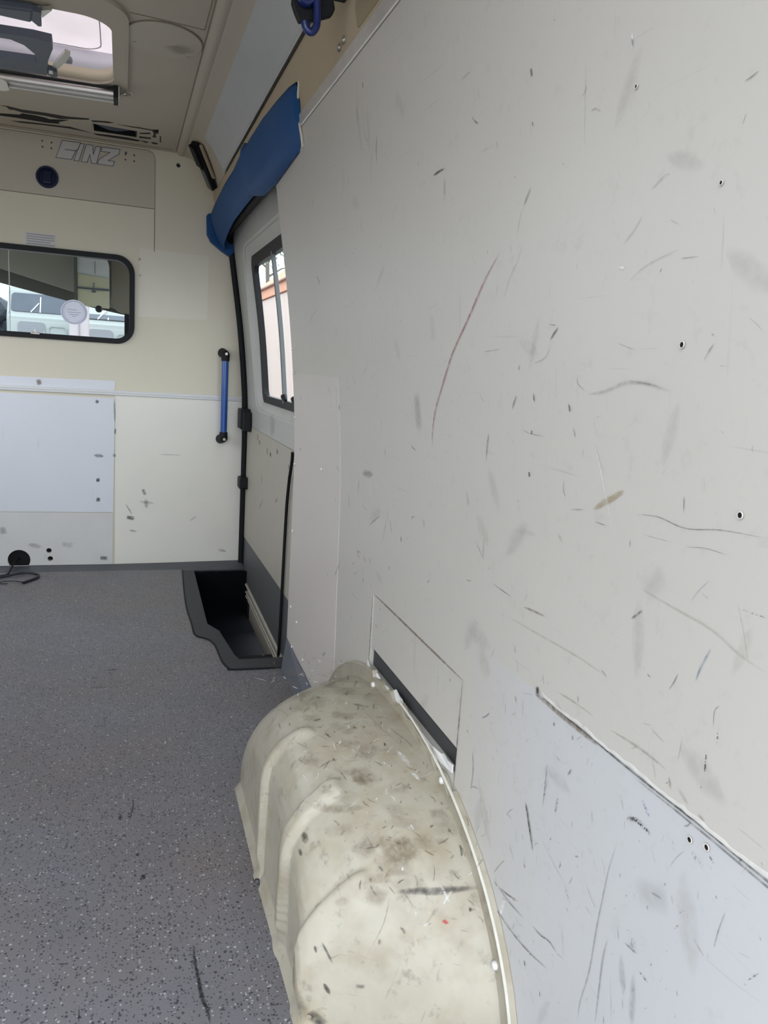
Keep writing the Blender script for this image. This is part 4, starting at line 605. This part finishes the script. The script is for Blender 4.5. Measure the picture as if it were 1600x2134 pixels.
obj('grey_band', plate([(2.2, .148), (2.2, -.095), (3.66, -.050), (3.66, .138)], [], ond(.001), .012), M_doorg, d1, label='dark grey band low on the door')
obj('sill_panel', plate([(2.2, -.095), (2.2, -.22), (3.0, -.215), (3.66, -.21), (3.66, -.05)], [], ond(-.004), .012), M_doorc, d1)
bm = bmesh.new()
for dz, r in ((0, .007), (-.035, .005), (-.055, .004)): tube(bm, [(.551, 2.3, -.102+dz), (.551, 3.6, -.062+dz)], r, 8)
obj('sill_rib', bm, M_doorc, d1, smooth=50)
bm = bmesh.new(); box(bm, (.545, 3.40, -.21), (.556, 3.43, -.12), .003); obj('sill_slot', bm, M_black, d1)
marks('scuff_marks', [([(3.30, .645), (3.27, .64)], .02, 'rust', .4), ([(3.24, .63), (3.235, .62)], .014, 'dark', .8), ([(2.98, .61), (2.97, .6)], .014, 'dark', .9), ([(2.85, .635), (2.83, .63)], .014, 'dark', .7), ([(3.05, .62), (3.045, .60)], .014, 'brown', .6), ([(3.16, .50), (3.15, .46)], .012, 'brown', .5), ([(2.80, .46), (2.84, .44)], .012, 'brown', .5),
      ([(2.62, .57), (2.62, .56)], .012, 'dark', .9), ([(2.62, .61), (2.62, .60)], .012, 'dark', .6), ([(3.1, .40), (3.2, .35)], .012, 'brown', .3), ([(2.96, .745), (2.95, .70)], .07, 'dark', .2)], lambda y, z: (wx(z)+DO-.0035, y, z), d1, kind='stuff')
bm = bmesh.new(); box(bm, (.400, 2.30, 1.512), (.475, 3.625, 1.524)); obj('door_channel', bm, M_black, d1)
# rubber seal and catches
sealpts = [(wx(max(0, min(1.5, z)))+.045, 3.60, z) for z in (-.25, 0, .2, .4, .6, .8, .95, 1.1, 1.2, 1.3, 1.4, 1.46)]
bm = bmesh.new(); tube(bm, sealpts+[(.446, 3.575, 1.495), (.438, 3.5, 1.506), (.435, 3.2, 1.507), (.432, 2.7, 1.507), (.432, 2.25, 1.507)], .0145, 10); obj('door_seal', bm, M_black, d1, smooth=50, label='black rubber door seal')
bm = bmesh.new(); box(bm, (.505, 3.50, .655), (.560, 3.60, .745), .004); box(bm, (.512, 3.46, .648), (.548, 3.52, .735), .004); obj('catch', bm, M_blackpl, d1)
bm = bmesh.new(); box(bm, (.512, 3.52, .375), (.556, 3.60, .43), .008); obj('catch', bm, M_blackpl, d1)
bm = bmesh.new(); tube(bm, spline([(.535, 2.50, .668), (.538, 2.515, .645), (.538, 2.53, .61), (.540, 2.56, .56), (.541, 2.585, .48), (.542, 2.60, .38), (.542, 2.61, .2), (.542, 2.62, .0), (.542, 2.63, -.11)], 6), .0055, 8); obj('door_cable', bm, M_black, d1, smooth=50, label='thin black cable hanging down the door')
bm = bmesh.new(); box(bm, (.529, 2.27, -.02), (.545, 2.34, .16)); obj('pillar_gap', bm, M_black, d1)

# ------------------------------------------------------------ blue padded cushion over the door
pad = empty('padded_cushion', (.38, 2.8, 1.5)); tag(pad, 'blue vinyl padded cushion fixed above the sliding door opening', 'cushion')
ST = [  # y, bottom (x, z), top (x, z) of the inner face, depth to the wall
 (1.930, .4035, 1.468, .376, 1.603), (1.99, .388, 1.462, .364, 1.610), (2.10, .379, 1.457, .357, 1.612), (2.28, .374, 1.450, .352, 1.614), (2.45, .372, 1.452, .350, 1.612),
 (2.58, .374, 1.474, .352, 1.618), (2.62, .376, 1.482, .350, 1.634), (2.66, .377, 1.484, .352, 1.620), (2.85, .381, 1.484, .352, 1.610), (3.10, .386, 1.480, .352, 1.606), (3.35, .396, 1.466, .351, 1.600), (3.50, .402, 1.450, .350, 1.592), (3.60, .420, 1.428, .352, 1.580)]
bm = bmesh.new(); rows = []
for i, (y, xb, zb, xt, zt) in enumerate(ST):
    s = []
    for k in range(9):
        t = k/8; bul = .006*math.sin(math.pi*t)+.002*math.sin(9*y+5*t); s.append((xb+(xt-xb)*t-bul+(.012*(abs(2*t-1))**6), y, zb+(zt-zb)*t))
    th0 = .003 if i == 0 else .03
    s.append((wx(min(1.511, zt))-.004 if i else .3835, y, zt+.002)); s.append((max(wx(min(zb, 1.5))-.004, xb+.01), y, zb-.002))
    rows.append([bm.verts.new(p) for p in s])
for a, b in zip(rows, rows[1:]):
    for k in range(len(a)): k2 = (k+1) % len(a); bm.faces.new((a[k], a[k2], b[k2], b[k]))
bm.faces.new(rows[0][::-1]); bm.faces.new(rows[-1])
obj('cover', bm, M_bluefab, pad, smooth=60)
bm = bmesh.new(); n = 10; ed = []
for k in range(n+1):
    t = k/n; ed.append((.4045+(.388-.4045)*t-.003*math.sin(math.pi*t), 1.924+.010*math.sin(math.pi*t)-.006*math.sin(2.5*math.pi*t), 1.464+(1.604-1.464)*t))
tube(bm, ed, .0032, 6); obj('foam_edge', bm, M_foam, pad, smooth=50, label='cream foam edge showing at the near end')
# far tip folded down on the bulkhead
bm = bmesh.new()
tip = [(.345, 1.575), (.349, 1.492), (.366, 1.462), (.414, 1.428), (.452, 1.408), (.470, 1.43), (.475, 1.50), (.42, 1.60)]
plate(tip, [], lambda x, z, d: (x, 3.585+d-.004*math.sin(z*40), z), .04, bm=bm); o_ = obj('end_flap', bm, M_bluefab, pad); m_ = o_.modifiers.new('b', 'BEVEL'); m_.width = .008; m_.segments = 3; m_.limit_method = 'ANGLE'

# ------------------------------------------------------------ small black fitting at the roof corner
sp = empty('corner_fitting', (.32, 3.42, 1.74)); tag(sp, 'black plastic fitting in the roof corner at the end of the grey panel', 'fitting')
def fit(name, m, u0, u1, h0, h1, w0, w1):
    # u along the slope from roof corner down to the tan lining, h height off the lining
    A_ = Vector((.276, 3.335, 1.796)); B_ = Vector((.366, 3.50, 1.672)); U = B_-A_; N = Vector((-.74, -.15, -.62)).normalized(); S__ = U.cross(N).normalized()
    bm = bmesh.new(); vs = [bm.verts.new(A_+U*u+N*h+S__*w) for u in (u0, u1) for h in (h0, h1) for w in (w0, w1)]
    for f in ((0,1,3,2),(4,6,7,5),(0,4,5,1),(2,3,7,6),(0,2,6,4),(1,5,7,3)): bm.faces.new([vs[i] for i in f])
    bmesh.ops.bevel(bm, geom=bm.edges[:], offset=.002, segments=2, affect='EDGES'); return obj(name, bm, m, sp)
fit('base', M_tan, .0, .72, -.004, .006, -.034, -.020)
fit('body', M_blackpl, 0, .98, -.004, .016, -.020, .020)
fit('cap', M_blackpl, .05, .5, .010, .028, -.010, .028)
fit('clip', mat('smoky plastic', (.05, .055, .06), .3, var=.1), .55, 1.02, .004, .022, -.012, .022)

# ------------------------------------------------------------ blue coat hook
hk = empty('coat_hook', (.36, 1.66, 1.66)); tag(hk, 'dark blue hook on a black base hanging from the gutter', 'hook')
bm = bmesh.new()
plate([(.277, 1.640), (.278, 1.571), (.284, 1.557), (.292, 1.543), (.320, 1.551), (.350, 1.564), (.356, 1.577), (.352, 1.592), (.345, 1.640)], [], lambda x, z, d: (x, 1.462+d, z), .012, bm=bm)
o_ = obj('base', bm, M_blackpl, hk); m_ = o_.modifiers.new('b', 'BEVEL'); m_.width = .003; m_.segments = 2; m_.limit_method = 'ANGLE'
bm = bmesh.new(); box(bm, (.315, 1.470, 1.60), (.352, 1.50, 1.665), .004); box(bm, (.340, 1.474, 1.600), (.380, 1.49, 1.622), .003); obj('mount', bm, M_blackpl, hk)
bm = bmesh.new(); tube(bm, spline([(.312, 1.452, 1.630), (.316, 1.450, 1.605), (.3195, 1.449, 1.57), (.3205, 1.448, 1.545), (.318, 1.447, 1.533), (.3125, 1.447, 1.526), (.3065, 1.447, 1.526), (.301, 1.447, 1.531), (.2985, 1.447, 1.540)], 6), .0068, 14); obj('hook', bm, M_blue, hk, smooth=50)
bm = bmesh.new(); lathe(bm, [(.0165, .010), (.0165, 0), (.0145, -.004), (.011, -.004), (.0095, .002), (0, .003)], (.301, 1.450, 1.583), 'y', 28); obj('ring', bm, M_blue, hk, smooth=40)

# ------------------------------------------------------------ left wall (behind the camera's view) closes the body; its window is added to let in light
def lx(z): return -.70-wx(z)
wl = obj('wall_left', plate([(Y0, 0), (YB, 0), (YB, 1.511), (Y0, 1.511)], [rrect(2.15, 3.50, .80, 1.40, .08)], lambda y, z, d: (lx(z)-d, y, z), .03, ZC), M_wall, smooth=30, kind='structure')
bm = bmesh.new(); rows = []
for x, z in ((-1.101, 1.505), (-1.095, 1.56), (-1.074, 1.662), (-1.0, 1.777), (-.94, 1.818)): rows.append([bm.verts.new((x, y, z)) for y in (Y0, YB)])
for a, b in zip(rows, rows[1:]): bm.faces.new((a[0], a[1], b[1], b[0]))
o_ = obj('trim_4', bm, M_tan, kind='structure'); m_ = o_.modifiers.new('s', 'SOLIDIFY'); m_.thickness = .01

# ------------------------------------------------------------ cab seen through the bulkhead window
cabr = empty('cab', (-.35, 4.3, 0)); tag(cabr, 'dim grey driver cab seen behind the bulkhead window', 'cab'); cabr['kind'] = 'structure'; del cabr['category']
M_head = mat('headliner grey', (.30, .29, .26), .8, var=.1, vscale=5); M_head2 = mat('headliner dark', (.11, .108, .10), .8, var=.1); M_pil = mat('pillar brown', (.20, .175, .145), .7, var=.15)
# headliner panel above the screen, its lower edge dips towards the door pillar
obj('headliner', plate([(-1.3, 1.42), (-.62, 1.355), (-.22, 1.258), (.02, 1.175), (.10, 1.16), (.10, 1.75), (-1.3, 1.75)], [], lambda x, z, d: (x, 4.55+d, z), .03), M_head, cabr)
obj('screen_header', plate([(-1.3, 1.335), (-.62, 1.285), (-.165, 1.197), (.035, 1.166), (.25, 1.15), (.25, 1.45), (-1.3, 1.50)], [], lambda x, z, d: (x, 4.62+d, z), .03), M_head2, cabr)
obj('door_pillar', plate([(.012, .5), (.035, 1.0), (.022, 1.16), (-.03, 1.185), (-.055, 1.22), (-.06, 1.60), (.53, 1.60), (.53, .5)], [], lambda x, z, d: (x, 4.50+d, z), .04), M_pil, cabr)
obj('dark_trim', plate([(.010, .5), (.010, 1.17), (.05, 1.165), (.05, .5)], [], lambda x, z, d: (x, 4.49+d, z), .03), M_blackpl, cabr)
lf = obj('glass_reflection', plate([(-.222, 1.192), (-.066, 1.192), (-.066, 1.400), (-.073, 1.425), (-.090, 1.443), (-.115, 1.452), (-.222, 1.455)], [], lambda x, z, d: (x, 4.44+d, z), .03), mat('reflection pale', (.62, .63, .66), .5, var=.1), cabr, label='pale two-tone reflection in the bulkhead glass, built as a panel')  # reflection in the window glass, shaped as a pale panel behind it
obj('reflection_lower', plate([(-.221, 1.192), (-.067, 1.186), (-.067, 1.338), (-.221, 1.350)], [], lambda x, z, d: (x, 4.432+d, z), .01), mat('reflection beige', (.52, .49, .36), .5, var=.1), lf)
bm = bmesh.new(); box(bm, (-.222, 4.424, 1.275), (-.066, 4.434, 1.284)); tube(bm, [(-.142, 4.425, 1.312), (-.142, 4.425, 1.268)], .003, 6); box(bm, (-.152, 4.42, 1.262), (-.132, 4.43, 1.270)); tube(bm, [(-.137, 4.43, 1.42), (-.137, 4.43, 1.355)], .0016, 6); obj('reflection_line', bm, M_slate, lf)
bm = bmesh.new(); box(bm, (-.238, 4.42, 1.18), (-.224, 4.46, 1.75)); obj('reflection_edge', bm, M_head2, cabr)
obj('cab_roof', plate([(-1.3, 3.66), (.53, 3.66), (.53, 4.8), (-1.3, 4.8)], [], lambda x, y, d: (x, y, 1.62+d), .02), M_head, cabr)
obj('cab_side', plate([(3.66, -.1), (4.8, -.1), (4.8, 1.62), (3.66, 1.62)], [rrect(3.80, 4.45, .75, 1.45, .06)], lambda y, z, d: (.525+d, y, z), .012), M_head, cabr)
obj('cab_side', plate([(3.66, -.1), (4.8, -.1), (4.8, 1.62), (3.66, 1.62)], [rrect(3.80, 4.45, .75, 1.45, .06)], lambda y, z, d: (-1.3-d, y, z), .02), M_head, cabr)

# ------------------------------------------------------------ outside
GZ = -.72
def outm(n, c, **k): return mat(n, c, .7, **k)
bm = bmesh.new(); box(bm, (-60, -40, GZ-.1), (60, 90, GZ)); obj('ground', bm, outm('pale yard concrete', (.27, .262, .25), var=.2, vscale=.6), kind='structure', label='pale concrete yard outside')
bd = empty('yard_building', (4.2, 22, GZ)); tag(bd, 'long pale pink building with an orange roof band outside the door window', 'building')
M_pink = outm('pink render', (.47, .375, .34), var=.05, vscale=.8); M_or = outm('orange sheet', (.50, .23, .14), var=.2, vscale=2); M_or2 = outm('orange fascia', (.52, .24, .145), var=.1, vscale=2)
bm = bmesh.new(); box(bm, (4.0, 15, GZ), (9, 27, 2.82)); obj('wall', bm, M_pink, bd)
bm = bmesh.new(); box(bm, (3.94, 15, 2.84), (4.1, 27.1, 3.10), .01); obj('fascia', bm, M_or2, bd)
bm = bmesh.new(); v = [bm.verts.new(p) for p in ((3.90, 14.9, 3.12), (3.90, 26.0, 3.12), (5.6, 27.3, 4.45), (5.6, 14.9, 5.3))]; bm.faces.new(v); o_ = obj('roof', bm, M_or, bd); m_ = o_.modifiers.new('s', 'SOLIDIFY'); m_.thickness = .05
bm = bmesh.new(); box(bm, (3.86, 14.9, 3.09), (3.93, 27.1, 3.14), .01); obj('gutter', bm, outm('dark orange gutter', (.22, .10, .07), var=.1), bd)
bm = bmesh.new()
for y in (16.0, 26.0): box(bm, (3.985, y-.012, GZ), (4.02, y+.012, 2.8))
obj('joint', bm, outm('wall joint', (.26, .20, .18), var=.1), bd, kind='stuff')
tr_ = empty('distant_tree', (5.2, 30, GZ)); tag(tr_, 'thin grey-green tree showing above the orange roof', 'tree')
bm = bmesh.new(); tube(bm, spline([(5.2, 30, GZ), (5.25, 30, 2.5), (5.15, 30, 5.0), (5.3, 30.1, 6.6)], 5), [.08]*15+[.03], 8)
for a in range(9): 
    z = 4.2+.28*a; th = a*2.4; tube(bm, [(5.2, 30, z), (5.2+.5*math.cos(th), 30+.5*math.sin(th), z+.35), (5.2+.95*math.cos(th+.3), 30+.9*math.sin(th), z+.45)], [.05, .03, .01], 6)
obj('trunk', bm, outm('bark', (.12, .11, .09), var=.2), tr_, smooth=60)
bm = bmesh.new()
for i in range(260):
    a = random.uniform(0, 6.28); rr = random.gauss(.8, .28); p = Vector((5.2+rr*math.cos(a), 30+rr*math.sin(a), random.uniform(4.6, 7.2))); s = random.uniform(.06, .16)
    e1 = Vector((random.gauss(0, 1), random.gauss(0, 1), random.gauss(0, 1))).normalized()*s; e2 = e1.orthogonal().normalized()*s*.5
    bm.faces.new([bm.verts.new(q) for q in (p-e1, p+e2, p+e1, p-e2)])
obj('foliage', bm, outm('leaf grey green', (.13, .17, .12), var=.3), tr_, kind='stuff')
# vehicles in the yard, seen through the two cab windows
def vehicle(name, x, y, w, h, l, label, hoodz, wz0, wz1):
    t = empty(name, (x, y, GZ)); tag(t, label, 'truck' if h > 3 else 'van')
    Mw = bpy.data.materials.get('vehicle white') or outm('vehicle white', (.32, .345, .335), var=.05)
    Mg = bpy.data.materials.get('vehicle glass') or mat('vehicle glass', (.07, .085, .11), .5, var=.4, vscale=2)
    bm = bmesh.new(); sec = [(y-.15, GZ+.45), (y-.18, hoodz-.15), (y-.10, hoodz), (y+.10, wz0-.05), (y+.55, wz1+.15), (y+.85, h+GZ), (y+l, h+GZ), (y+l, GZ+.45)]
    A_ = [bm.verts.new((x-w/2, a, b)) for a, b in sec]; B_ = [bm.verts.new((x+w/2, a, b)) for a, b in sec]
    bm.faces.new(A_); bm.faces.new(B_[::-1])
    for i in range(len(sec)): j = (i+1) % len(sec); bm.faces.new((A_[i], A_[j], B_[j], B_[i]))
    bmesh.ops.bevel(bm, geom=bm.edges[:], offset=.07, segments=3, affect='EDGES'); obj('body', bm, Mw, t, smooth=40)
    f0, f1 = y+.08, y+.53; g = lambda u, z, d: (x+u, f0+(f1-f0)*(z-wz0)/(wz1+.15-wz0)-.03+d*.5, z)
    sc_ = obj('windscreen', plate(rrect(-w/2+.12, w/2-.12, wz0, wz1, .12), [], g, .05), Mg, t)
    bm = bmesh.new(); tube(bm, [g(-.3, wz0, -.03), g(-.05, wz0+.32, -.03)], .02, 6); tube(bm, [g(.0, wz0, -.03), g(.0, wz1-.1, -.03)], .02, 6); obj('wiper', bm, M_white, sc_)
    obj('grille', plate(rrect(-w*.33, w*.08, hoodz-.75, hoodz-.22, .12), [], lambda u, z, d: (x+u, y-.21+d, z), .05), outm('grille grey', (.24, .25, .27), var=.1) if 'grille grey' not in bpy.data.materials else bpy.data.materials['grille grey'], t)
    obj('bonnet_line', plate(rrect(w*.12, w*.42, hoodz-.85, hoodz-.3, .15), [rrect(w*.12+.05, w*.42-.05, hoodz-.85+.05, hoodz-.35, .1)], lambda u, z, d: (x+u, y-.20+d, z), .04), outm('line grey', (.33, .35, .35), var=.1) if 'line grey' not in bpy.data.materials else bpy.data.materials['line grey'], t)
    for s in (-1, 1):
        bm = bmesh.new(); box(bm, (x+s*w*.40-.14, y-.23, hoodz-1.25), (x+s*w*.40+.14, y-.15, hoodz-1.0), .03); obj('headlight', bm, Mg, t)
        for yy in (y+.8, y+l-.9):
            bm = bmesh.new(); lathe(bm, [(0, -.12), (.25, -.12), (.42, -.10), (.45, 0), (.42, .10), (0, .10)], (x+s*(w/2-.12), yy, GZ+.45), 'x', 20); obj('wheel', bm, M_blackpl, t, smooth=40)
    bm = bmesh.new(); box(bm, (x-w/2, y-.25, GZ+.35), (x+w/2, y-.05, GZ+.75), .05); obj('bumper', bm, outm('bumper grey', (.25, .25, .25), var=.1) if 'bumper grey' not in bpy.data.materials else bpy.data.materials['bumper grey'], t)
    return t
vehicle('truck', -2.72, 30, 2.1, 3.85, 6.5, 'white truck facing the cab, seen through the bulkhead window', 2.10, 2.22, 2.86)
vehicle('van', -.42, 26, 1.75, 3.2, 4.5, 'white van beside the pale gate pillar, seen through the bulkhead window', 1.9, 2.0, 2.15)
gp = empty('gate_pillar', (-1.0, 21, GZ)); tag(gp, 'pale pink wall pillar between the truck and the van outside', 'pillar')
bm = bmesh.new(); box(bm, (-1.24, 21, GZ), (-.80, 21.5, 2.15), .02); obj('shaft', bm, outm('pillar pink', (.47, .42, .43), var=.05), gp)
bm = bmesh.new(); box(bm, (-1.30, 20.95, 2.15), (-.76, 21.55, 2.25), .02); obj('cap', bm, outm('cap stone', (.46, .45, .44), var=.05), gp)
bm = bmesh.new(); box(bm, (-1.03, 20.97, GZ), (-1.01, 21.01, 2.1)); obj('joint', bm, outm('pillar joint', (.30, .27, .28), var=.05), gp)
hz = empty('tree_line', (-8, 45, GZ)); tag(hz, 'dark blue-grey tree line beyond the yard', 'trees'); hz['kind'] = 'stuff'
bm = bmesh.new()
for i in range(60):
    c = Vector((random.uniform(-16, 1.2), 46+random.uniform(-2, 2), GZ+random.uniform(.5, 4.2))); r = random.uniform(.6, 1.1)
    m0 = bmesh.ops.create_icosphere(bm, subdivisions=2, radius=r, matrix=Matrix.Translation(c))
    for v in m0['verts']: v.co += (v.co-c).normalized()*random.uniform(-.18, .18)*r
obj('foliage', bm, outm('far foliage', (.055, .065, .08), var=.5, vscale=3), hz)

# ------------------------------------------------------------ wheel arch cover
AC = 1.27
SECT = [(.4955, .500, .325), (.470, .480, .326), (.430, .455, .325), (.390, .425, .322), (.350, .395, .314), (.322, .376, .304), (.300, .362, .290), (.282, .352, .272), (.269, .346, .250), (.260, .342, .226), (.2555, .338, .200)]
def se(a, b, th, n=2.2):
    c, s = math.cos(th), math.sin(th); q = (abs(c)**n+abs(s)**n)**(-1/n)
    return a*c*q, b*s*q
def ribf(y, x):
    h_ = 0
    for yc, w, x1, sl in ((1.290, .013, .316, .6), (1.100, .015, .330, .05), (.960, .021, .338, .1)):
        yy = yc-sl*max(0, x-.262)
        if x < x1+.02: h_ = max(h_, math.exp(-((y-yy)/w)**8)*min(1, max(0, (x1+.015-x)/.02)))
    return h_
bm = bmesh.new(); NT = 220; rows = []
full = []
for (x0, a0, b0), (x1, a1, b1) in zip(SECT, SECT[1:]):
    for k in range(4): t = k/4; full.append((x0+(x1-x0)*t, a0+(a1-a0)*t, b0+(b1-b0)*t))
full.append(SECT[-1])
for k in range(1, 26): t = k/26; full.append((.2555-.004*t, .338*(1-t), .200*(1-t)))
for x, a, b in full:
    row = []
    for i in range(NT+1):
        th = math.pi*i/NT; dy, z = se(a, b, th); y = AC+dy+(.0 if dy > 0 else 0)
        h_ = ribf(y, x)*.0150*min(1, .25+max(0, z-.01)/.05)
        # push ribs out along the local outward direction
        k = min(1, max(0, (x-.262)/.06)); nx = -(1-k)*.9; nz = k
        foot = .012*max(0, 1-z/.02) if x < .30 else 0
        row.append(bm.verts.new((x+nx*h_-foot, y, max(.0, z+nz*h_))))
    rows.append(row)
for a, b in zip(rows, rows[1:]):
    for i in range(NT): bm.faces.new((a[i], a[i+1], b[i+1], b[i]))
bmesh.ops.remove_doubles(bm, verts=bm.verts, dist=1e-5)
bmesh.ops.recalc_face_normals(bm, faces=bm.faces)
tree = BVHTree.FromBMesh(bm)
ar = empty('wheel_arch_cover', (.38, AC, 0)); tag(ar, 'worn cream moulded wheel arch cover with three raised ribs on the floor', 'wheel arch cover')
sh = obj('shell', bm, M_arch, ar, smooth=50)
# flange against the wall: runs round the arch and ends in a lip with its highlight put into the colour
bm = bmesh.new(); rows = []
for i in range(NT+1):
    th = math.pi*i/NT; a = se(.497, .322, th); j = .0025*math.sin(i*.9)*(1 if 90 < i < 140 else .2); b = se(.530+j, .355+j, th, 2.2)
    if 92 < i < 147: b = (b[0], b[1]-.010-.004*math.sin(i*.7))
    rows.append([bm.verts.new(p) for p in ((.4885, AC+a[0], a[1]), (.4885, AC+b[0]*.985, b[1]*.985), (.4860, AC+b[0]*.995, b[1]*.995), (.4865, AC+b[0], b[1]), (.4965, AC+b[0]*1.002, b[1]*1.002))])
for a, b in zip(rows, rows[1:]):
    for k in range(4): bm.faces.new((a[k], a[k+1], b[k+1], b[k]))
obj('flange', bm, M_arch, ar, smooth=35)
bm = bmesh.new(); tube(bm, [(.4862, AC+se(.529, .354, math.pi*i/60, 2.2)[0], se(.529, .354, math.pi*i/60, 2.2)[1]) for i in range(31, 61)], .0022, 6); obj('flange_lip', bm, mat('lip highlight', (.72, .70, .62), .45, var=.3, vscale=60), ar, smooth=50)
for y, z in ((1.40, .320), (1.035, .312), (.815, .158), (1.70, .20)):
    bm = bmesh.new(); lathe(bm, [(.0062, 0), (.006, -.003), (.004, -.005), (0, -.0055)], (.4885, y, z), 'x', 14); obj('rivet', bm, M_white, ar, smooth=60, label='white rivet')
O_ = Vector((0, 0, .95))
def onarch(x, y, *_):
    d = (Vector((x, y, .325))-O_).normalized(); h_ = tree.ray_cast(O_, d)
    return h_[0]+h_[1]*(.0012 if h_[1].dot(d) < 0 else -.0012) if h_[0] else Vector((x, y, .32))
am = list(AMARK)
for i in range(320):
    x, y = random.uniform(.27, .47), random.uniform(.70, 1.6); a = random.gauss(1.3, .6); l = random.choice((.006, .012, .025))*random.uniform(.6, 1.4)
    am.append(([(x, y), (x+l*.5*math.cos(a)+random.uniform(-.002, .002), y+l*.5*math.sin(a)), (x+l*math.cos(a), y+l*math.sin(a))], random.choice((.0012, .0018, .003)), random.choice(('dark', 'brown', 'brown', 'light')), random.choice((.3, .5, .7))))
for i in range(40):
    x, y = random.uniform(.29, .45), random.uniform(.75, 1.5); a = random.uniform(0, 3.1); l = random.uniform(.02, .06)
    am.append(([(x, y), (x+l*.5*math.cos(a), y+l*.5*math.sin(a))], random.uniform(.012, .04), 'brown', random.choice((.2, .3))))
marks('scuff_marks', am, onarch, ar, kind='stuff')
